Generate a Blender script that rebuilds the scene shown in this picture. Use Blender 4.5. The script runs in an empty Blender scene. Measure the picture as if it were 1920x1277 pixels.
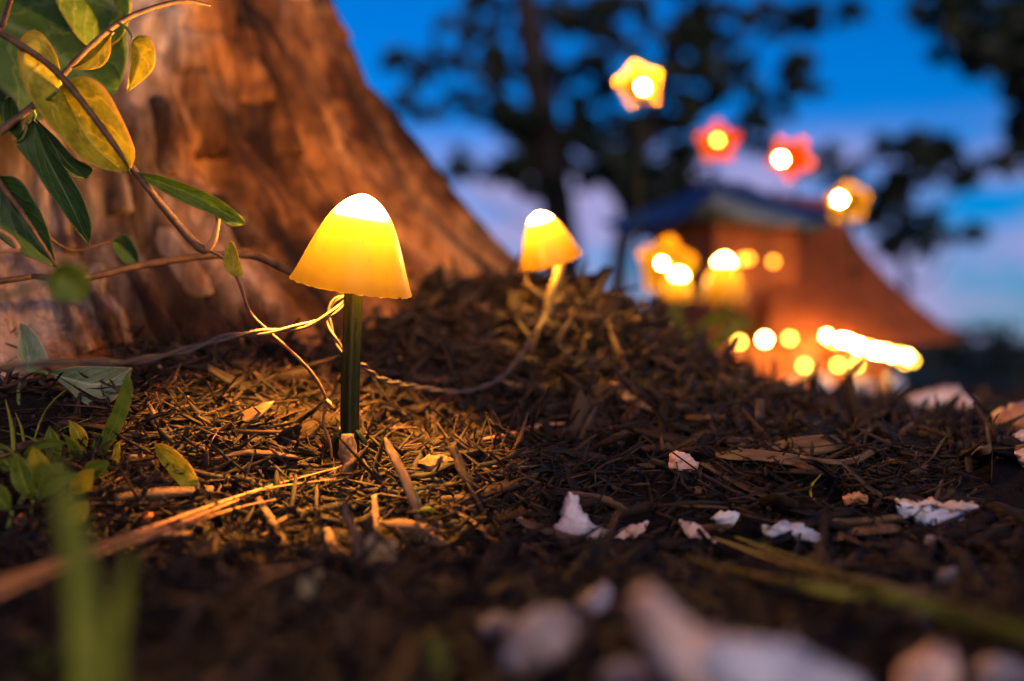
import bpy, bmesh, math, random
import numpy as np
from mathutils import Vector, Matrix, noise
R = math.radians
rng = np.random.default_rng(7); random.seed(7)
scene = bpy.context.scene
COL = scene.collection

# ---------------------------------------------------------------- camera, sky, sun, exposure
CAM_H = 0.051; F = 1844.0; CX, CY = 960.0, 640.0; FOCUS = 0.432
cd = bpy.data.cameras.new('camera'); cam = bpy.data.objects.new('camera', cd); COL.objects.link(cam)
cam.location = (0, 0, CAM_H); cam.rotation_euler = (R(90), 0, 0)
cd.sensor_width = 36.0; cd.lens = 36.0 * F / 1920.0; cd.clip_start = 0.005; cd.clip_end = 3000
cd.dof.use_dof = True; cd.dof.focus_distance = FOCUS; cd.dof.aperture_fstop = 3.1
cd.dof.aperture_blades = 0
scene.camera = cam
SUN_EL, SUN_AZ = 6.0, 162.0                      # afterglow behind the camera, a little to the right
world = bpy.data.worlds.new('World'); scene.world = world; world.use_nodes = True
nt = world.node_tree; nt.nodes.clear()
wo = nt.nodes.new('ShaderNodeOutputWorld'); bg = nt.nodes.new('ShaderNodeBackground')
sky = nt.nodes.new('ShaderNodeTexSky'); sky.sky_type = 'NISHITA'; sky.sun_disc = False
sky.sun_elevation = R(SUN_EL); sky.sun_rotation = R(SUN_AZ); sky.ozone_density = 6.0; sky.dust_density = 0.2
tc = nt.nodes.new('ShaderNodeTexCoord'); sx = nt.nodes.new('ShaderNodeSeparateXYZ')
nt.links.new(tc.outputs['Generated'], sx.inputs[0])
tint = nt.nodes.new('ShaderNodeMix'); tint.data_type = 'RGBA'; tint.blend_type = 'MULTIPLY'; tint.inputs[0].default_value = 1
tint.inputs[7].default_value = (0.005, 1.18, 1.62, 1)
nt.links.new(sky.outputs[0], tint.inputs[6])
# thin lavender cloud banks low in the sky, all the way round
mp = nt.nodes.new('ShaderNodeMapping'); mp.inputs['Scale'].default_value = (2.2, 2.2, 7.0)
nt.links.new(tc.outputs['Generated'], mp.inputs[0])
cn = nt.nodes.new('ShaderNodeTexNoise'); cn.inputs['Scale'].default_value = 2.0; cn.inputs['Detail'].default_value = 5
nt.links.new(mp.outputs[0], cn.inputs[0])
cr = nt.nodes.new('ShaderNodeValToRGB'); cr.color_ramp.elements[0].position = 0.38; cr.color_ramp.elements[1].position = 0.60
nt.links.new(cn.outputs[0], cr.inputs[0])
mr = nt.nodes.new('ShaderNodeMapRange'); mr.interpolation_type = 'SMOOTHSTEP'
mr.inputs[1].default_value = 0.225; mr.inputs[2].default_value = 0.15; mr.inputs[3].default_value = 0; mr.inputs[4].default_value = 0.95
nt.links.new(sx.outputs[2], mr.inputs[0])
mm = nt.nodes.new('ShaderNodeMath'); mm.operation = 'MULTIPLY'
nt.links.new(cr.outputs[0], mm.inputs[0]); nt.links.new(mr.outputs[0], mm.inputs[1])
cl = nt.nodes.new('ShaderNodeMix'); cl.data_type = 'RGBA'
nt.links.new(mm.outputs[0], cl.inputs[0]); nt.links.new(tint.outputs[2], cl.inputs[6])
cl.inputs[7].default_value = (2.9, 2.6, 4.8, 1)
nt.links.new(cl.outputs[2], bg.inputs[0]); bg.inputs[1].default_value = 0.070
nt.links.new(bg.outputs[0], wo.inputs[0])
sl = bpy.data.lights.new('sun', 'SUN'); sun = bpy.data.objects.new('sun', sl); COL.objects.link(sun)
sl.energy = 1.7; sl.angle = R(40); sl.color = (1.0, 0.65, 0.48)
_d = Vector((math.sin(R(SUN_AZ)) * math.cos(R(SUN_EL)), math.cos(R(SUN_AZ)) * math.cos(R(SUN_EL)), math.sin(R(SUN_EL))))
sun.rotation_euler = _d.to_track_quat('Z', 'Y').to_euler()
vs = scene.view_settings; vs.view_transform = 'Standard'; vs.look = 'None'; vs.exposure = 1.0; vs.gamma = 1; vs.use_curve_mapping = False
cy = scene.cycles; cy.use_denoising = True; cy.denoiser = 'OPENIMAGEDENOISE'; cy.max_bounces = 8; cy.diffuse_bounces = 4
cy.transmission_bounces = 6; cy.transparent_max_bounces = 8; cy.sample_clamp_indirect = 12; cy.adaptive_threshold = 0.008
cy.use_light_tree = True; cy.caustics_reflective = False; cy.caustics_refractive = False

# ---------------------------------------------------------------- helpers
def P(px, py, d):
    """the point seen at photograph pixel (px, py), d metres in front of the lens"""
    return Vector(((px - CX) / F * d, d, CAM_H + (CY - py) / F * d))

def sst(a, b, v):
    t = min(1, max(0, (v - a) / (b - a))); return t * t * (3 - 2 * t)

TK = 0.85; TRX, TRY = -0.56 * TK, 1.02 * TK        # axis of the big tree
def ground(x, y, rough=True):
    z = 0.0
    z -= 0.005 + 0.026 * sst(0.450, 0.355, y)     # falls away towards the camera
    d = math.hypot(x + .56, y - 1.02)
    z += 0.034 * math.exp(-((x + 0.06) / 0.10) ** 2 - ((y - 0.70) / 0.09) ** 2)   # litter banked against the root
    z += 0.052 * sst(0.80, 0.56, d)               # mound round the trunk
    z += 0.062 * math.exp(-((x - 0.06) / 0.088) ** 2 - ((y - 0.645) / 0.085) ** 2)   # root ridge
    z += 0.030 * math.exp(-((x - 0.13) / 0.08) ** 2 - ((y - 0.84) / 0.12) ** 2)
    z -= 0.045 * sst(0.6, 2.0, y) + 0.028 * sst(0.12, 0.7, x) * sst(0.5, 1.0, y)
    z -= 0.10 * sst(2.5, 7.0, max(abs(x), y))
    if rough and y < 6:
        k = sst(.02, .12, math.hypot(x + .0725, y - .435)); z += k * (0.008 * noise.noise((x * 9, y * 9, 3.1)) + 0.004 * noise.noise((x * 26, y * 26, 7.7)))
    return z

def on_ground(px, py, dmin=0.12, dmax=6.0, lift=0.0):
    d = dmin
    while d < dmax:
        p = P(px, py, d)
        if p.z <= ground(p.x, p.y) + lift: return p
        d *= 1.006
    return P(px, py, dmax)

def link(name, me, mat=None, parent=None, smooth=True):
    o = bpy.data.objects.new(name, me); COL.objects.link(o)
    if mat and not me.materials: me.materials.append(mat)
    if smooth and len(me.polygons): me.polygons.foreach_set('use_smooth', [True] * len(me.polygons))
    if parent:
        o.parent = parent
        o.matrix_parent_inverse = parent.matrix_basis.inverted()
    return o

def mesh(name, vs_, fs, mat=None, parent=None, smooth=True, uv=None):
    me = bpy.data.meshes.new(name); me.from_pydata([tuple(v) for v in vs_], [], fs); me.update()
    if uv is not None:
        l = me.uv_layers.new(name='UVMap')
        idx = np.empty(len(me.loops), dtype=np.int32); me.loops.foreach_get('vertex_index', idx)
        l.data.foreach_set('uv', np.asarray(uv, dtype=np.float32)[idx].ravel())
    return link(name, me, mat, parent, smooth)

def empty(name, loc, label, cat, group=None):
    o = bpy.data.objects.new(name, None); o.empty_display_size = 0.02; o.location = loc; COL.objects.link(o)
    return tag(o, label, cat, group)

def tag(o, label=None, cat=None, group=None, kind=None):
    for k, v in (('label', label), ('category', cat), ('group', group), ('kind', kind)):
        if v: o[k] = v
    return o

def catmull(pts, n):
    pts = [Vector(p) for p in pts]
    if len(pts) == 2: return [pts[0].lerp(pts[1], i / (n - 1)) for i in range(n)]
    ex = [pts[0] * 2 - pts[1]] + pts + [pts[-1] * 2 - pts[-2]]
    out = []
    for i in range(n):
        t = i / (n - 1) * (len(pts) - 1); k = min(int(t), len(pts) - 2); u = t - k
        a, b, c, d = ex[k], ex[k + 1], ex[k + 2], ex[k + 3]
        out.append(0.5 * ((2 * b) + (c - a) * u + (2 * a - 5 * b + 4 * c - d) * u * u + (3 * b - a - 3 * c + d) * u ** 3))
    return out

def interp(vals, t):
    if isinstance(vals, (int, float)): return vals
    s = t * (len(vals) - 1); k = min(int(s), len(vals) - 2); return vals[k] * (1 - (s - k)) + vals[k + 1] * (s - k)

def tube_geo(path, rad, sides=8, flat=1.0, jitter=0.0, up=Vector((0, 0, 1))):
    vs_, fs, uv = [], [], []
    n = len(path)
    for i, p in enumerate(path):
        t = (path[min(i + 1, n - 1)] - path[max(i - 1, 0)]).normalized()
        a = t.cross(up)
        if a.length < 1e-3: a = t.cross(Vector((0, 1, 0)))
        a.normalize(); b = a.cross(t)
        r = interp(rad, i / (n - 1))
        for k in range(sides):
            an = 2 * math.pi * k / sides
            rr = r * (1 + (random.uniform(-jitter, jitter) if jitter else 0))
            vs_.append(p + a * math.cos(an) * rr + b * math.sin(an) * rr * flat); uv.append((i / (n - 1), k / sides))
    for i in range(n - 1):
        for k in range(sides):
            k2 = (k + 1) % sides
            fs.append((i * sides + k, i * sides + k2, (i + 1) * sides + k2, (i + 1) * sides + k))
    fs.append(tuple(range(sides))[::-1]); fs.append(tuple((n - 1) * sides + k for k in range(sides)))
    return vs_, fs, uv

def tube(name, pts, rad, mat, parent=None, n=24, sides=8, flat=1.0, jitter=0.0):
    v, f, uv = tube_geo(catmull(pts, n), rad, sides, flat, jitter)
    return mesh(name, v, f, mat, parent, True, uv)

def lathe_geo(prof, seg=32, wob=None):
    vs_, fs, uv = [], [], []
    for i, (r, z) in enumerate(prof):
        for k in range(seg):
            a = 2 * math.pi * k / seg
            rr = r * (wob(a, i / (len(prof) - 1)) if wob else 1)
            vs_.append(Vector((rr * math.cos(a), rr * math.sin(a), z))); uv.append((k / seg, i / (len(prof) - 1)))
    for i in range(len(prof) - 1):
        for k in range(seg):
            k2 = (k + 1) % seg
            fs.append((i * seg + k, i * seg + k2, (i + 1) * seg + k2, (i + 1) * seg + k))
    return vs_, fs, uv

# ---------------------------------------------------------------- materials
def new_mat(name):
    m = bpy.data.materials.new(name); m.use_nodes = True
    return m, m.node_tree, m.node_tree.nodes['Principled BSDF']

def ramp(nt, stops, fac):
    c = nt.nodes.new('ShaderNodeValToRGB'); e = c.color_ramp.elements
    while len(e) < len(stops): e.new(0.5)
    for el, (p, col) in zip(e, stops): el.position = p; el.color = (*col, 1)
    nt.links.new(fac, c.inputs[0]); return c.outputs[0]

def noise_tex(nt, scale, detail=4, vec=None, rough=0.6, stretch=None):
    n = nt.nodes.new('ShaderNodeTexNoise'); n.inputs['Scale'].default_value = scale; n.inputs['Detail'].default_value = detail
    n.inputs['Roughness'].default_value = rough
    if vec is None: vec = nt.nodes.new('ShaderNodeTexCoord').outputs['Object']
    if stretch:
        m = nt.nodes.new('ShaderNodeMapping'); m.inputs['Scale'].default_value = stretch; nt.links.new(vec, m.inputs[0]); vec = m.outputs[0]
    nt.links.new(vec, n.inputs[0]); return n.outputs[0]

def bump(nt, b, h, strength=0.3, dist=0.001):
    n = nt.nodes.new('ShaderNodeBump'); n.inputs['Strength'].default_value = strength; n.inputs['Distance'].default_value = dist
    nt.links.new(h, n.inputs['Height']); nt.links.new(n.outputs[0], b.inputs['Normal'])

def mat_noise(name, stops, scale, rough=0.7, bs=0.4, bd=0.001, stretch=None, island=False, detail=5, spec=0.3):
    m, nt_, b = new_mat(name)
    f = noise_tex(nt_, scale, detail, stretch=stretch)
    if island:
        g = nt_.nodes.new('ShaderNodeNewGeometry'); mx = nt_.nodes.new('ShaderNodeMix'); mx.inputs[0].default_value = island
        nt_.links.new(f, mx.inputs[2]); nt_.links.new(g.outputs['Random Per Island'], mx.inputs[3]); fac = mx.outputs[0]
    else: fac = f
    nt_.links.new(ramp(nt_, stops, fac), b.inputs['Base Color'])
    b.inputs['Roughness'].default_value = rough; b.inputs['Specular IOR Level'].default_value = spec
    bump(nt_, b, f, bs, bd); return m

def mat_plain(name, col, rough=0.5, spec=0.4):
    m, nt_, b = new_mat(name)
    f = noise_tex(nt_, 300, 3)
    nt_.links.new(ramp(nt_, [(0.3, tuple(c * 0.8 for c in col)), (0.7, tuple(min(1, c * 1.15) for c in col))], f), b.inputs['Base Color'])
    b.inputs['Roughness'].default_value = rough; b.inputs['Specular IOR Level'].default_value = spec; return m

def mat_emit(name, col, s):
    m = bpy.data.materials.new(name); m.use_nodes = True; t = m.node_tree; t.nodes.clear()
    e = t.nodes.new('ShaderNodeEmission'); o = t.nodes.new('ShaderNodeOutputMaterial')
    e.inputs[0].default_value = (*col, 1); e.inputs[1].default_value = s; t.links.new(e.outputs[0], o.inputs[0]); return m

def mat_glowcap(name, trans, refl=(0.55, 0.36, 0.08), rough=0.35, dirt=True, thin=0.0):
    """thin translucent plastic: lets the lamp inside shine through, keeps a soft plastic sheen"""
    m = bpy.data.materials.new(name); m.use_nodes = True; t = m.node_tree; t.nodes.clear()
    o = t.nodes.new('ShaderNodeOutputMaterial'); add = t.nodes.new('ShaderNodeAddShader')
    tr = t.nodes.new('ShaderNodeBsdfTranslucent'); pb = t.nodes.new('ShaderNodeBsdfPrincipled')
    pb.inputs['Roughness'].default_value = rough; pb.inputs['Base Color'].default_value = (*refl, 1)
    pb.inputs['Specular IOR Level'].default_value = 0.15
    oc = t.nodes.new('ShaderNodeTexCoord')
    n = noise_tex(t, 60, 4, oc.outputs['Object'], stretch=(1, 1, 0.25))
    c0 = ramp(t, [(0.30, tuple(c * 0.80 for c in trans)), (0.70, tuple(c * 1.12 for c in trans))], n)
    if dirt:
        v = noise_tex(t, 520, 2, oc.outputs['Object'], stretch=(1, 1, 0.7))
        d = ramp(t, [(0.655, (1, 1, 1)), (0.70, (0.16, 0.10, 0.07))], v)
        v2 = noise_tex(t, 45, 5, oc.outputs['Object'], rough=0.75)
        d2 = ramp(t, [(0.60, (1, 1, 1)), (0.74, (0.58, 0.45, 0.36))], v2)
        for dd in (d, d2):
            mx = t.nodes.new('ShaderNodeMix'); mx.data_type = 'RGBA'; mx.blend_type = 'MULTIPLY'; mx.inputs[0].default_value = 1
            t.links.new(c0, mx.inputs[6]); t.links.new(dd, mx.inputs[7]); c0 = mx.outputs[2]
    t.links.new(c0, tr.inputs[0])
    t.links.new(tr.outputs[0], add.inputs[0]); t.links.new(pb.outputs[0], add.inputs[1])
    if thin:                                    # plastic thins out to clear where it laps over the bulb
        us = t.nodes.new('ShaderNodeSeparateXYZ'); t.links.new(t.nodes.new('ShaderNodeUVMap').outputs[0], us.inputs[0])
        mr2 = t.nodes.new('ShaderNodeMapRange'); mr2.inputs[1].default_value = 0; mr2.inputs[2].default_value = thin; mr2.inputs[3].default_value = 1; mr2.inputs[4].default_value = 0
        t.links.new(us.outputs[1], mr2.inputs[0]); pw = t.nodes.new('ShaderNodeMath'); pw.operation = 'POWER'; pw.inputs[1].default_value = 6; t.links.new(mr2.outputs[0], pw.inputs[0])
        tp = t.nodes.new('ShaderNodeBsdfTransparent'); ms = t.nodes.new('ShaderNodeMixShader'); t.links.new(pw.outputs[0], ms.inputs[0]); t.links.new(add.outputs[0], ms.inputs[1]); t.links.new(tp.outputs[0], ms.inputs[2])
        t.links.new(ms.outputs[0], o.inputs[0])
    else: t.links.new(add.outputs[0], o.inputs[0])
    return m

def mat_leaf(name, dark, mid, vein, trans=0.35, rough=0.42, blotch=120, ntw=5.0):
    m, t, b = new_mat(name)
    uvn = t.nodes.new('ShaderNodeUVMap'); sp = t.nodes.new('ShaderNodeSeparateXYZ'); t.links.new(uvn.outputs[0], sp.inputs[0])
    def M(op, a, bb=None, cc=None):
        n = t.nodes.new('ShaderNodeMath'); n.operation = op
        for i, v in enumerate((a, bb, cc)):
            if v is None: continue
            if isinstance(v, (int, float)): n.inputs[i].default_value = v
            else: t.links.new(v, n.inputs[i])
        return n.outputs[0]
    av = M('ABSOLUTE', sp.outputs[1])
    jit = noise_tex(t, 6, 2, uvn.outputs[0])
    s = M('SUBTRACT', M('ADD', M('MULTIPLY', sp.outputs[0], ntw), M('MULTIPLY', jit, 0.8)), M('MULTIPLY', av, ntw * 0.45))
    tri = M('ABSOLUTE', M('SUBTRACT', M('FRACT', s), 0.5))
    side = M('GREATER_THAN', tri, M('ADD', 0.455, M('MULTIPLY', av, 0.03)))
    sidef = M('SUBTRACT', 1.0, M('MULTIPLY', M('SUBTRACT', 0.5, tri), 9.0)); sidef = M('MAXIMUM', sidef, 0.0)
    midf = M('MAXIMUM', M('SUBTRACT', 1.0, M('MULTIPLY', av, 16.0)), 0.0)
    vf = M('MAXIMUM', M('MULTIPLY', sidef, 0.85), midf)
    bl = noise_tex(t, blotch, 5, rough=0.7)
    base = ramp(t, [(0.32, dark), (0.62, mid)], bl)
    mx = t.nodes.new('ShaderNodeMix'); mx.data_type = 'RGBA'; t.links.new(M('MULTIPLY', vf, 0.75), mx.inputs[0]); t.links.new(base, mx.inputs[6])
    mx.inputs[7].default_value = (*vein, 1)
    ef = M('MULTIPLY', M('MAXIMUM', M('SUBTRACT', av, .86), 0.0), 6.0); spots = ramp(t, [(.66, (0, 0, 0)), (.74, (1, 1, 1))], noise_tex(t, blotch * 2.2, 4, rough=.6))  # brown leaf edge with warm rim light painted into it, plus spots
    mx2 = t.nodes.new('ShaderNodeMix'); mx2.data_type = 'RGBA'; t.links.new(M('MINIMUM', M('ADD', M('MULTIPLY', ef, .8), M('MULTIPLY', spots, .6)), 1.0), mx2.inputs[0])
    t.links.new(mx.outputs[2], mx2.inputs[6]); mx2.inputs[7].default_value = (vein[0] * .9, vein[1] * .62, vein[2] * .4, 1); colr = mx2.outputs[2]
    t.links.new(colr, b.inputs['Base Color']); b.inputs['Roughness'].default_value = rough; b.inputs['Specular IOR Level'].default_value = 0.35
    h = M('SUBTRACT', M('MULTIPLY', bl, 0.3), vf); bump(t, b, h, 0.5, 0.0006)
    tr = t.nodes.new('ShaderNodeBsdfTranslucent'); t.links.new(colr, tr.inputs[0])
    ms = t.nodes.new('ShaderNodeMixShader'); ms.inputs[0].default_value = trans
    o = t.nodes['Material Output']; t.links.new(b.outputs[0], ms.inputs[1]); t.links.new(tr.outputs[0], ms.inputs[2]); t.links.new(ms.outputs[0], o.inputs[0])
    return m

M_CAP = mat_glowcap('yellow_plastic', (0.0136, 0.0108, 0.0013), (0.16, 0.075, 0.001), thin=.17)
M_CAP_2 = mat_glowcap('yellow_plastic_small', (0.040, 0.028, 0.0045), (0.16, 0.075, 0.001), thin=.15)
M_CAP_FAR = mat_glowcap('yellow_plastic_far', (0.040, 0.030, 0.005), (0.16, 0.075, 0.001), dirt=False)
M_PETAL_Y = mat_glowcap('yellow_petal', (0.34, 0.22, 0.004), (0.45, 0.28, 0.006), dirt=False)
M_SHIELD = mat_glowcap('light_shield', (0.20, 0.15, 0.006), (0.3, 0.14, 0.01), dirt=False)
M_SHIELD_H = mat_glowcap('thick_light_shield', (0.0065, 0.0056, 0.0003), (0.3, 0.14, 0.01), dirt=False)
M_PETAL_R = mat_glowcap('red_petal', (0.62, 0.15, 0.001), (0.55, 0.13, 0.002), dirt=False)
M_LED = mat_emit('frosted_led', (1.0, 0.43, 0.075), 1800)
M_LED_2 = mat_emit('frosted_led_small', (1.0, 0.46, 0.10), 380)
M_LED_F = mat_emit('frosted_led_far', (1.0, 0.50, 0.11), 70)
M_DOWNLIGHT = mat_emit('added_downlight', (1.0, 0.39, 0.045), 3700)
M_DOWNLIGHT_2 = mat_emit('added_downlight_small', (1.0, 0.43, 0.06), 1300)
M_BULB = mat_emit('warm_bulb', (1.0, 0.50, 0.10), 1500)
M_BULB_H = mat_emit('hot_bulb', (1.0, 0.44, 0.075), 12000)
M_BULB_G = mat_emit('garland_bulb', (1.0, 0.48, 0.10), 3600)
M_BULB_W = mat_emit('pale_amber_bulb', (1.0, 0.58, 0.17), 60)
M_BULB_Y = mat_emit('amber_bulb', (1.0, 0.48, 0.05), 19)
M_BULB_O = mat_emit('orange_bulb', (1.0, 0.27, 0.02), 9)
M_STEM = mat_plain('dark_green_plastic', (0.0035, 0.0085, 0.002), 0.5, 0.12)
M_PALE = mat_plain('pale_plastic', (0.24, 0.18, 0.06), 0.45)
M_WIRE = mat_plain('grey_wire', (0.050, 0.043, 0.036), 0.45, 0.4)
M_WIRE_D = mat_plain('dark_wire', (0.03, 0.028, 0.024), 0.4)
M_MULCH = mat_noise('bark_mulch', [(0.18, (0.0035, 0.0022, 0.0018)), (0.5, (0.0115, 0.0066, 0.0042)), (0.75, (0.036, 0.020, 0.0115)), (0.94, (0.15, 0.088, 0.045))], 160, 0.75, 0.7, 0.0006, island=0.62)
M_CHIP = mat_noise('wood_chip', [(0.2, (0.045, 0.026, 0.015)), (0.5, (0.12, 0.076, 0.044)), (0.8, (0.22, 0.145, 0.08))], 260, 0.75, 1.0, 0.0012, stretch=(.14, 1, 1), spec=.15)
M_CHIP_D = mat_noise('dark_bark_chip', [(0.25, (0.008, 0.006, 0.005)), (0.55, (0.022, 0.015, 0.011)), (0.8, (0.06, 0.04, 0.028))], 260, 0.8, 1.0, 0.0012, stretch=(.14, 1, 1), spec=.15)
M_CHIP_P = mat_noise('pale_wood', [(0.2, (0.16, 0.10, 0.05)), (0.55, (0.34, 0.22, 0.11)), (0.8, (0.45, 0.32, 0.17))], 240, 0.65, 0.6, 0.0006)
def mat_grain(name, stops, su=5, sv=55, rough=.7):
    m, t, b = new_mat(name); u = t.nodes.new('ShaderNodeUVMap').outputs[0]
    f = noise_tex(t, 1.0, 6, u, .65, (su, sv / 6.28, 1)); f2 = noise_tex(t, 140, 4)
    mx = t.nodes.new('ShaderNodeMix'); mx.inputs[0].default_value = .4; t.links.new(f, mx.inputs[2]); t.links.new(f2, mx.inputs[3])
    t.links.new(ramp(t, stops, mx.outputs[0]), b.inputs['Base Color']); b.inputs['Roughness'].default_value = rough; b.inputs['Specular IOR Level'].default_value = .2
    bump(t, b, f, 1.0, .0012); return m
G_CHIP = mat_grain('wood_grain', [(0.30, (0.022, 0.012, 0.007)), (0.48, (0.095, 0.058, 0.033)), (0.68, (0.24, 0.16, 0.09))])
G_CHIP_D = mat_grain('bark_grain', [(0.30, (0.008, 0.005, 0.004)), (0.5, (0.028, 0.018, 0.012)), (0.7, (0.085, 0.056, 0.038))])
G_CHIP_P = mat_grain('pale_grain', [(0.30, (0.10, 0.055, 0.026)), (0.5, (0.30, 0.19, 0.09)), (0.7, (0.46, 0.33, 0.18))])
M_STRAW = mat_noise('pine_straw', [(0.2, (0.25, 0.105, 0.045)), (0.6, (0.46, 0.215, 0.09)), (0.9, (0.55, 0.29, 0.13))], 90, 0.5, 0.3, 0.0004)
M_SHELL = mat_noise('broken_shell', [(0.25, (0.28, 0.21, 0.19)), (0.5, (0.50, 0.42, 0.40)), (0.75, (0.68, 0.64, 0.65))], 110, 0.6, 1.0, 0.003)
M_SHELL_P = mat_noise('pink_shell', [(0.25, (0.38, 0.19, 0.12)), (0.52, (0.62, 0.42, 0.34)), (0.7, (0.78, 0.70, 0.68))], 75, 0.6, 1.0, 0.003)
M_SHELL_W = mat_noise('white_shell', [(0.25, (0.26, 0.27, 0.32)), (0.5, (0.50, 0.52, 0.58)), (0.75, (0.72, 0.75, 0.80))], 130, 0.5, 1.0, 0.003)
M_SHELL_D = mat_noise('dull_shell', [(0.25, (0.16, 0.12, 0.11)), (0.5, (0.28, 0.23, 0.23)), (0.75, (0.42, 0.39, 0.42))], 110, 0.6, 1.0, 0.003)
M_BERRY = mat_noise('orange_seed', [(0.3, (0.50, 0.11, 0.02)), (0.7, (0.72, 0.22, 0.05))], 200, 0.35, 0.3, 0.0005)
M_VINE = mat_noise('vine_stem', [(0.3, (0.030, 0.015, 0.009)), (0.6, (0.10, 0.052, 0.024)), (0.85, (0.19, 0.105, 0.045))], 160, 0.6, 0.7, 0.0006)
M_GSTEM = mat_plain('green_stem', (0.10, 0.14, 0.035), 0.5)
L_YEL = mat_leaf('yellow_green_leaf', (0.20, 0.20, 0.012), (0.52, 0.46, 0.026), (0.70, 0.56, 0.07), 0.5, 0.55)
L_DARK = mat_leaf('dark_leaf', (0.018, 0.055, 0.014), (0.040, 0.095, 0.022), (0.08, 0.13, 0.05), 0.25, 0.55)
L_MID = mat_leaf('mid_leaf', (0.065, 0.12, 0.010), (0.17, 0.25, 0.024), (0.34, 0.38, 0.07), 0.45, 0.5)
L_GREY = mat_leaf('grey_green_leaf', (0.12, 0.19, 0.10), (0.24, 0.30, 0.19), (0.40, 0.44, 0.30), 0.3, 0.5)
L_BLADE = mat_leaf('grass_blade', (0.10, 0.14, 0.006), (0.21, 0.24, 0.012), (0.26, 0.27, 0.03), 0.3, 0.6, ntw=0.0)
L_OLIVE = mat_leaf('olive_blade', (0.17, 0.17, 0.020), (0.32, 0.31, 0.04), (0.45, 0.38, 0.10), 0.2, 0.45, ntw=0.0)
L_DRY = mat_leaf('dry_leaf', (0.30, 0.16, 0.05), (0.52, 0.30, 0.10), (0.55, 0.38, 0.2), 0.3, 0.6)

# ---------------------------------------------------------------- ground
def build_ground():
    nx, ny = 380, 330
    xs = 0.16 * np.sinh(np.linspace(-9.2, 9.2, nx))
    ys = 0.45 + 0.16 * np.sinh(np.linspace(-5.0, 9.2, ny))
    v = [(x, y, ground(x, y)) for y in ys for x in xs]
    f = [(j * nx + i, j * nx + i + 1, (j + 1) * nx + i + 1, (j + 1) * nx + i) for j in range(ny - 1) for i in range(nx - 1)]
    m, t, b = new_mat('mulch_and_lawn')
    n1 = noise_tex(t, 130, 6, rough=0.7); n2 = noise_tex(t, 3, 3)
    soil = ramp(t, [(0.3, (0.004, 0.003, 0.003)), (0.6, (0.010, 0.0066, 0.005)), (0.8, (0.022, 0.014, 0.010))], n1)
    lawn = ramp(t, [(0.3, (0.016, 0.026, 0.008)), (0.7, (0.045, 0.055, 0.018))], n2)
    geo = t.nodes.new('ShaderNodeNewGeometry'); le = t.nodes.new('ShaderNodeVectorMath'); le.operation = 'LENGTH'
    t.links.new(geo.outputs['Position'], le.inputs[0])
    mr_ = t.nodes.new('ShaderNodeMapRange'); mr_.inputs[1].default_value = 2.6; mr_.inputs[2].default_value = 4.2
    t.links.new(le.outputs[1], mr_.inputs[0])
    mx = t.nodes.new('ShaderNodeMix'); mx.data_type = 'RGBA'
    t.links.new(mr_.outputs[0], mx.inputs[0]); t.links.new(soil, mx.inputs[6]); t.links.new(lawn, mx.inputs[7])
    t.links.new(mx.outputs[2], b.inputs['Base Color']); b.inputs['Roughness'].default_value = 0.9
    b.inputs['Specular IOR Level'].default_value = 0.15; bump(t, b, n1, 0.9, 0.003)
    o = mesh('ground', v, f, m); tag(o, kind='structure')
build_ground()

# ---------------------------------------------------------------- big tree
def flare(th):
    def g(c, w): 
        d = (th - c + math.pi) % (2 * math.pi) - math.pi
        return math.exp(-(d / R(w)) ** 2)
    return 0.168 + 0.112 * g(R(-2), 26) + 0.02 * g(R(-62), 16) + 0.08 * g(R(-130), 25) + 0.10 * g(R(110), 30) + 0.09 * g(R(190), 28)

def trunk_r(th, h):
    h = CAM_H + (h - CAM_H) / TK
    r = 0.30 + flare(th) * math.exp(-(h - 0.113) / 0.23) - 0.012 * max(0, h - 0.4)
    return r * TK

def bark(th, h, r):
    s = th * 0.45
    w = 0.05 * noise.noise((s * 3, h * 2.2, 1.3))
    a = noise.noise(((s + w) * 17, h * 2.6, 0.5)); a2 = noise.noise(((s + w) * 40, h * 7, 4.5)); a3 = noise.noise((s * 90, h * 40, 9.5))
    big = noise.noise((s * 4, h * 3.5, 20))
    ridge = (1 - abs(a)) ** 2
    blk = noise.noise((s * 22, h * 9, 31)); lump = noise.noise((s * 11, h * 8, 57))
    amp = 0.4 + 0.8 * math.exp(-((th + .25) / .5) ** 2) + 0.9 * sst(-.2, .5, noise.noise((s * 3, h * 3, 71)))
    hol = .045 * math.exp(-((th + .93) / .13) ** 2 - ((h - .115) / .055) ** 2) * (1 + .5 * a)   # hollow above the root
    w2 = 0.03 * noise.noise((s * 9, h * 5, 3.3)) + .012 * noise.noise((s * 30, h * 22, 6.3))
    f1 = noise.noise(((s + w2) * 13, h * 1.9, 40)); f2 = noise.noise(((s + w2) * 29, h * 4.5, 45)); f3 = noise.noise(((s + w2) * 9, h * 16, 49))
    fur = .034 * math.exp(-(f1 / .075) ** 2) + .010 * math.exp(-(f2 / .10) ** 2) + .005 * math.exp(-(f3 / .06) ** 2)
    return amp * 0.006 * (ridge - 0.5) - min(fur, .04) * (.45 + .45 * amp) + 0.004 * a2 + 0.003 * a3 + 0.012 * big + 0.008 * lump + .006 * noise.noise((s * 8, h * 26, 88)) + .0016 * noise.noise((s * 220, h * 70, 2)) - hol

def trunk_pt(th, h, off=0.0, br=True):
    r = trunk_r(th, h); r += (bark(th, h, r) if br else 0) + off
    return Vector((TRX + r * math.cos(th), TRY + r * math.sin(th), h))

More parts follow.
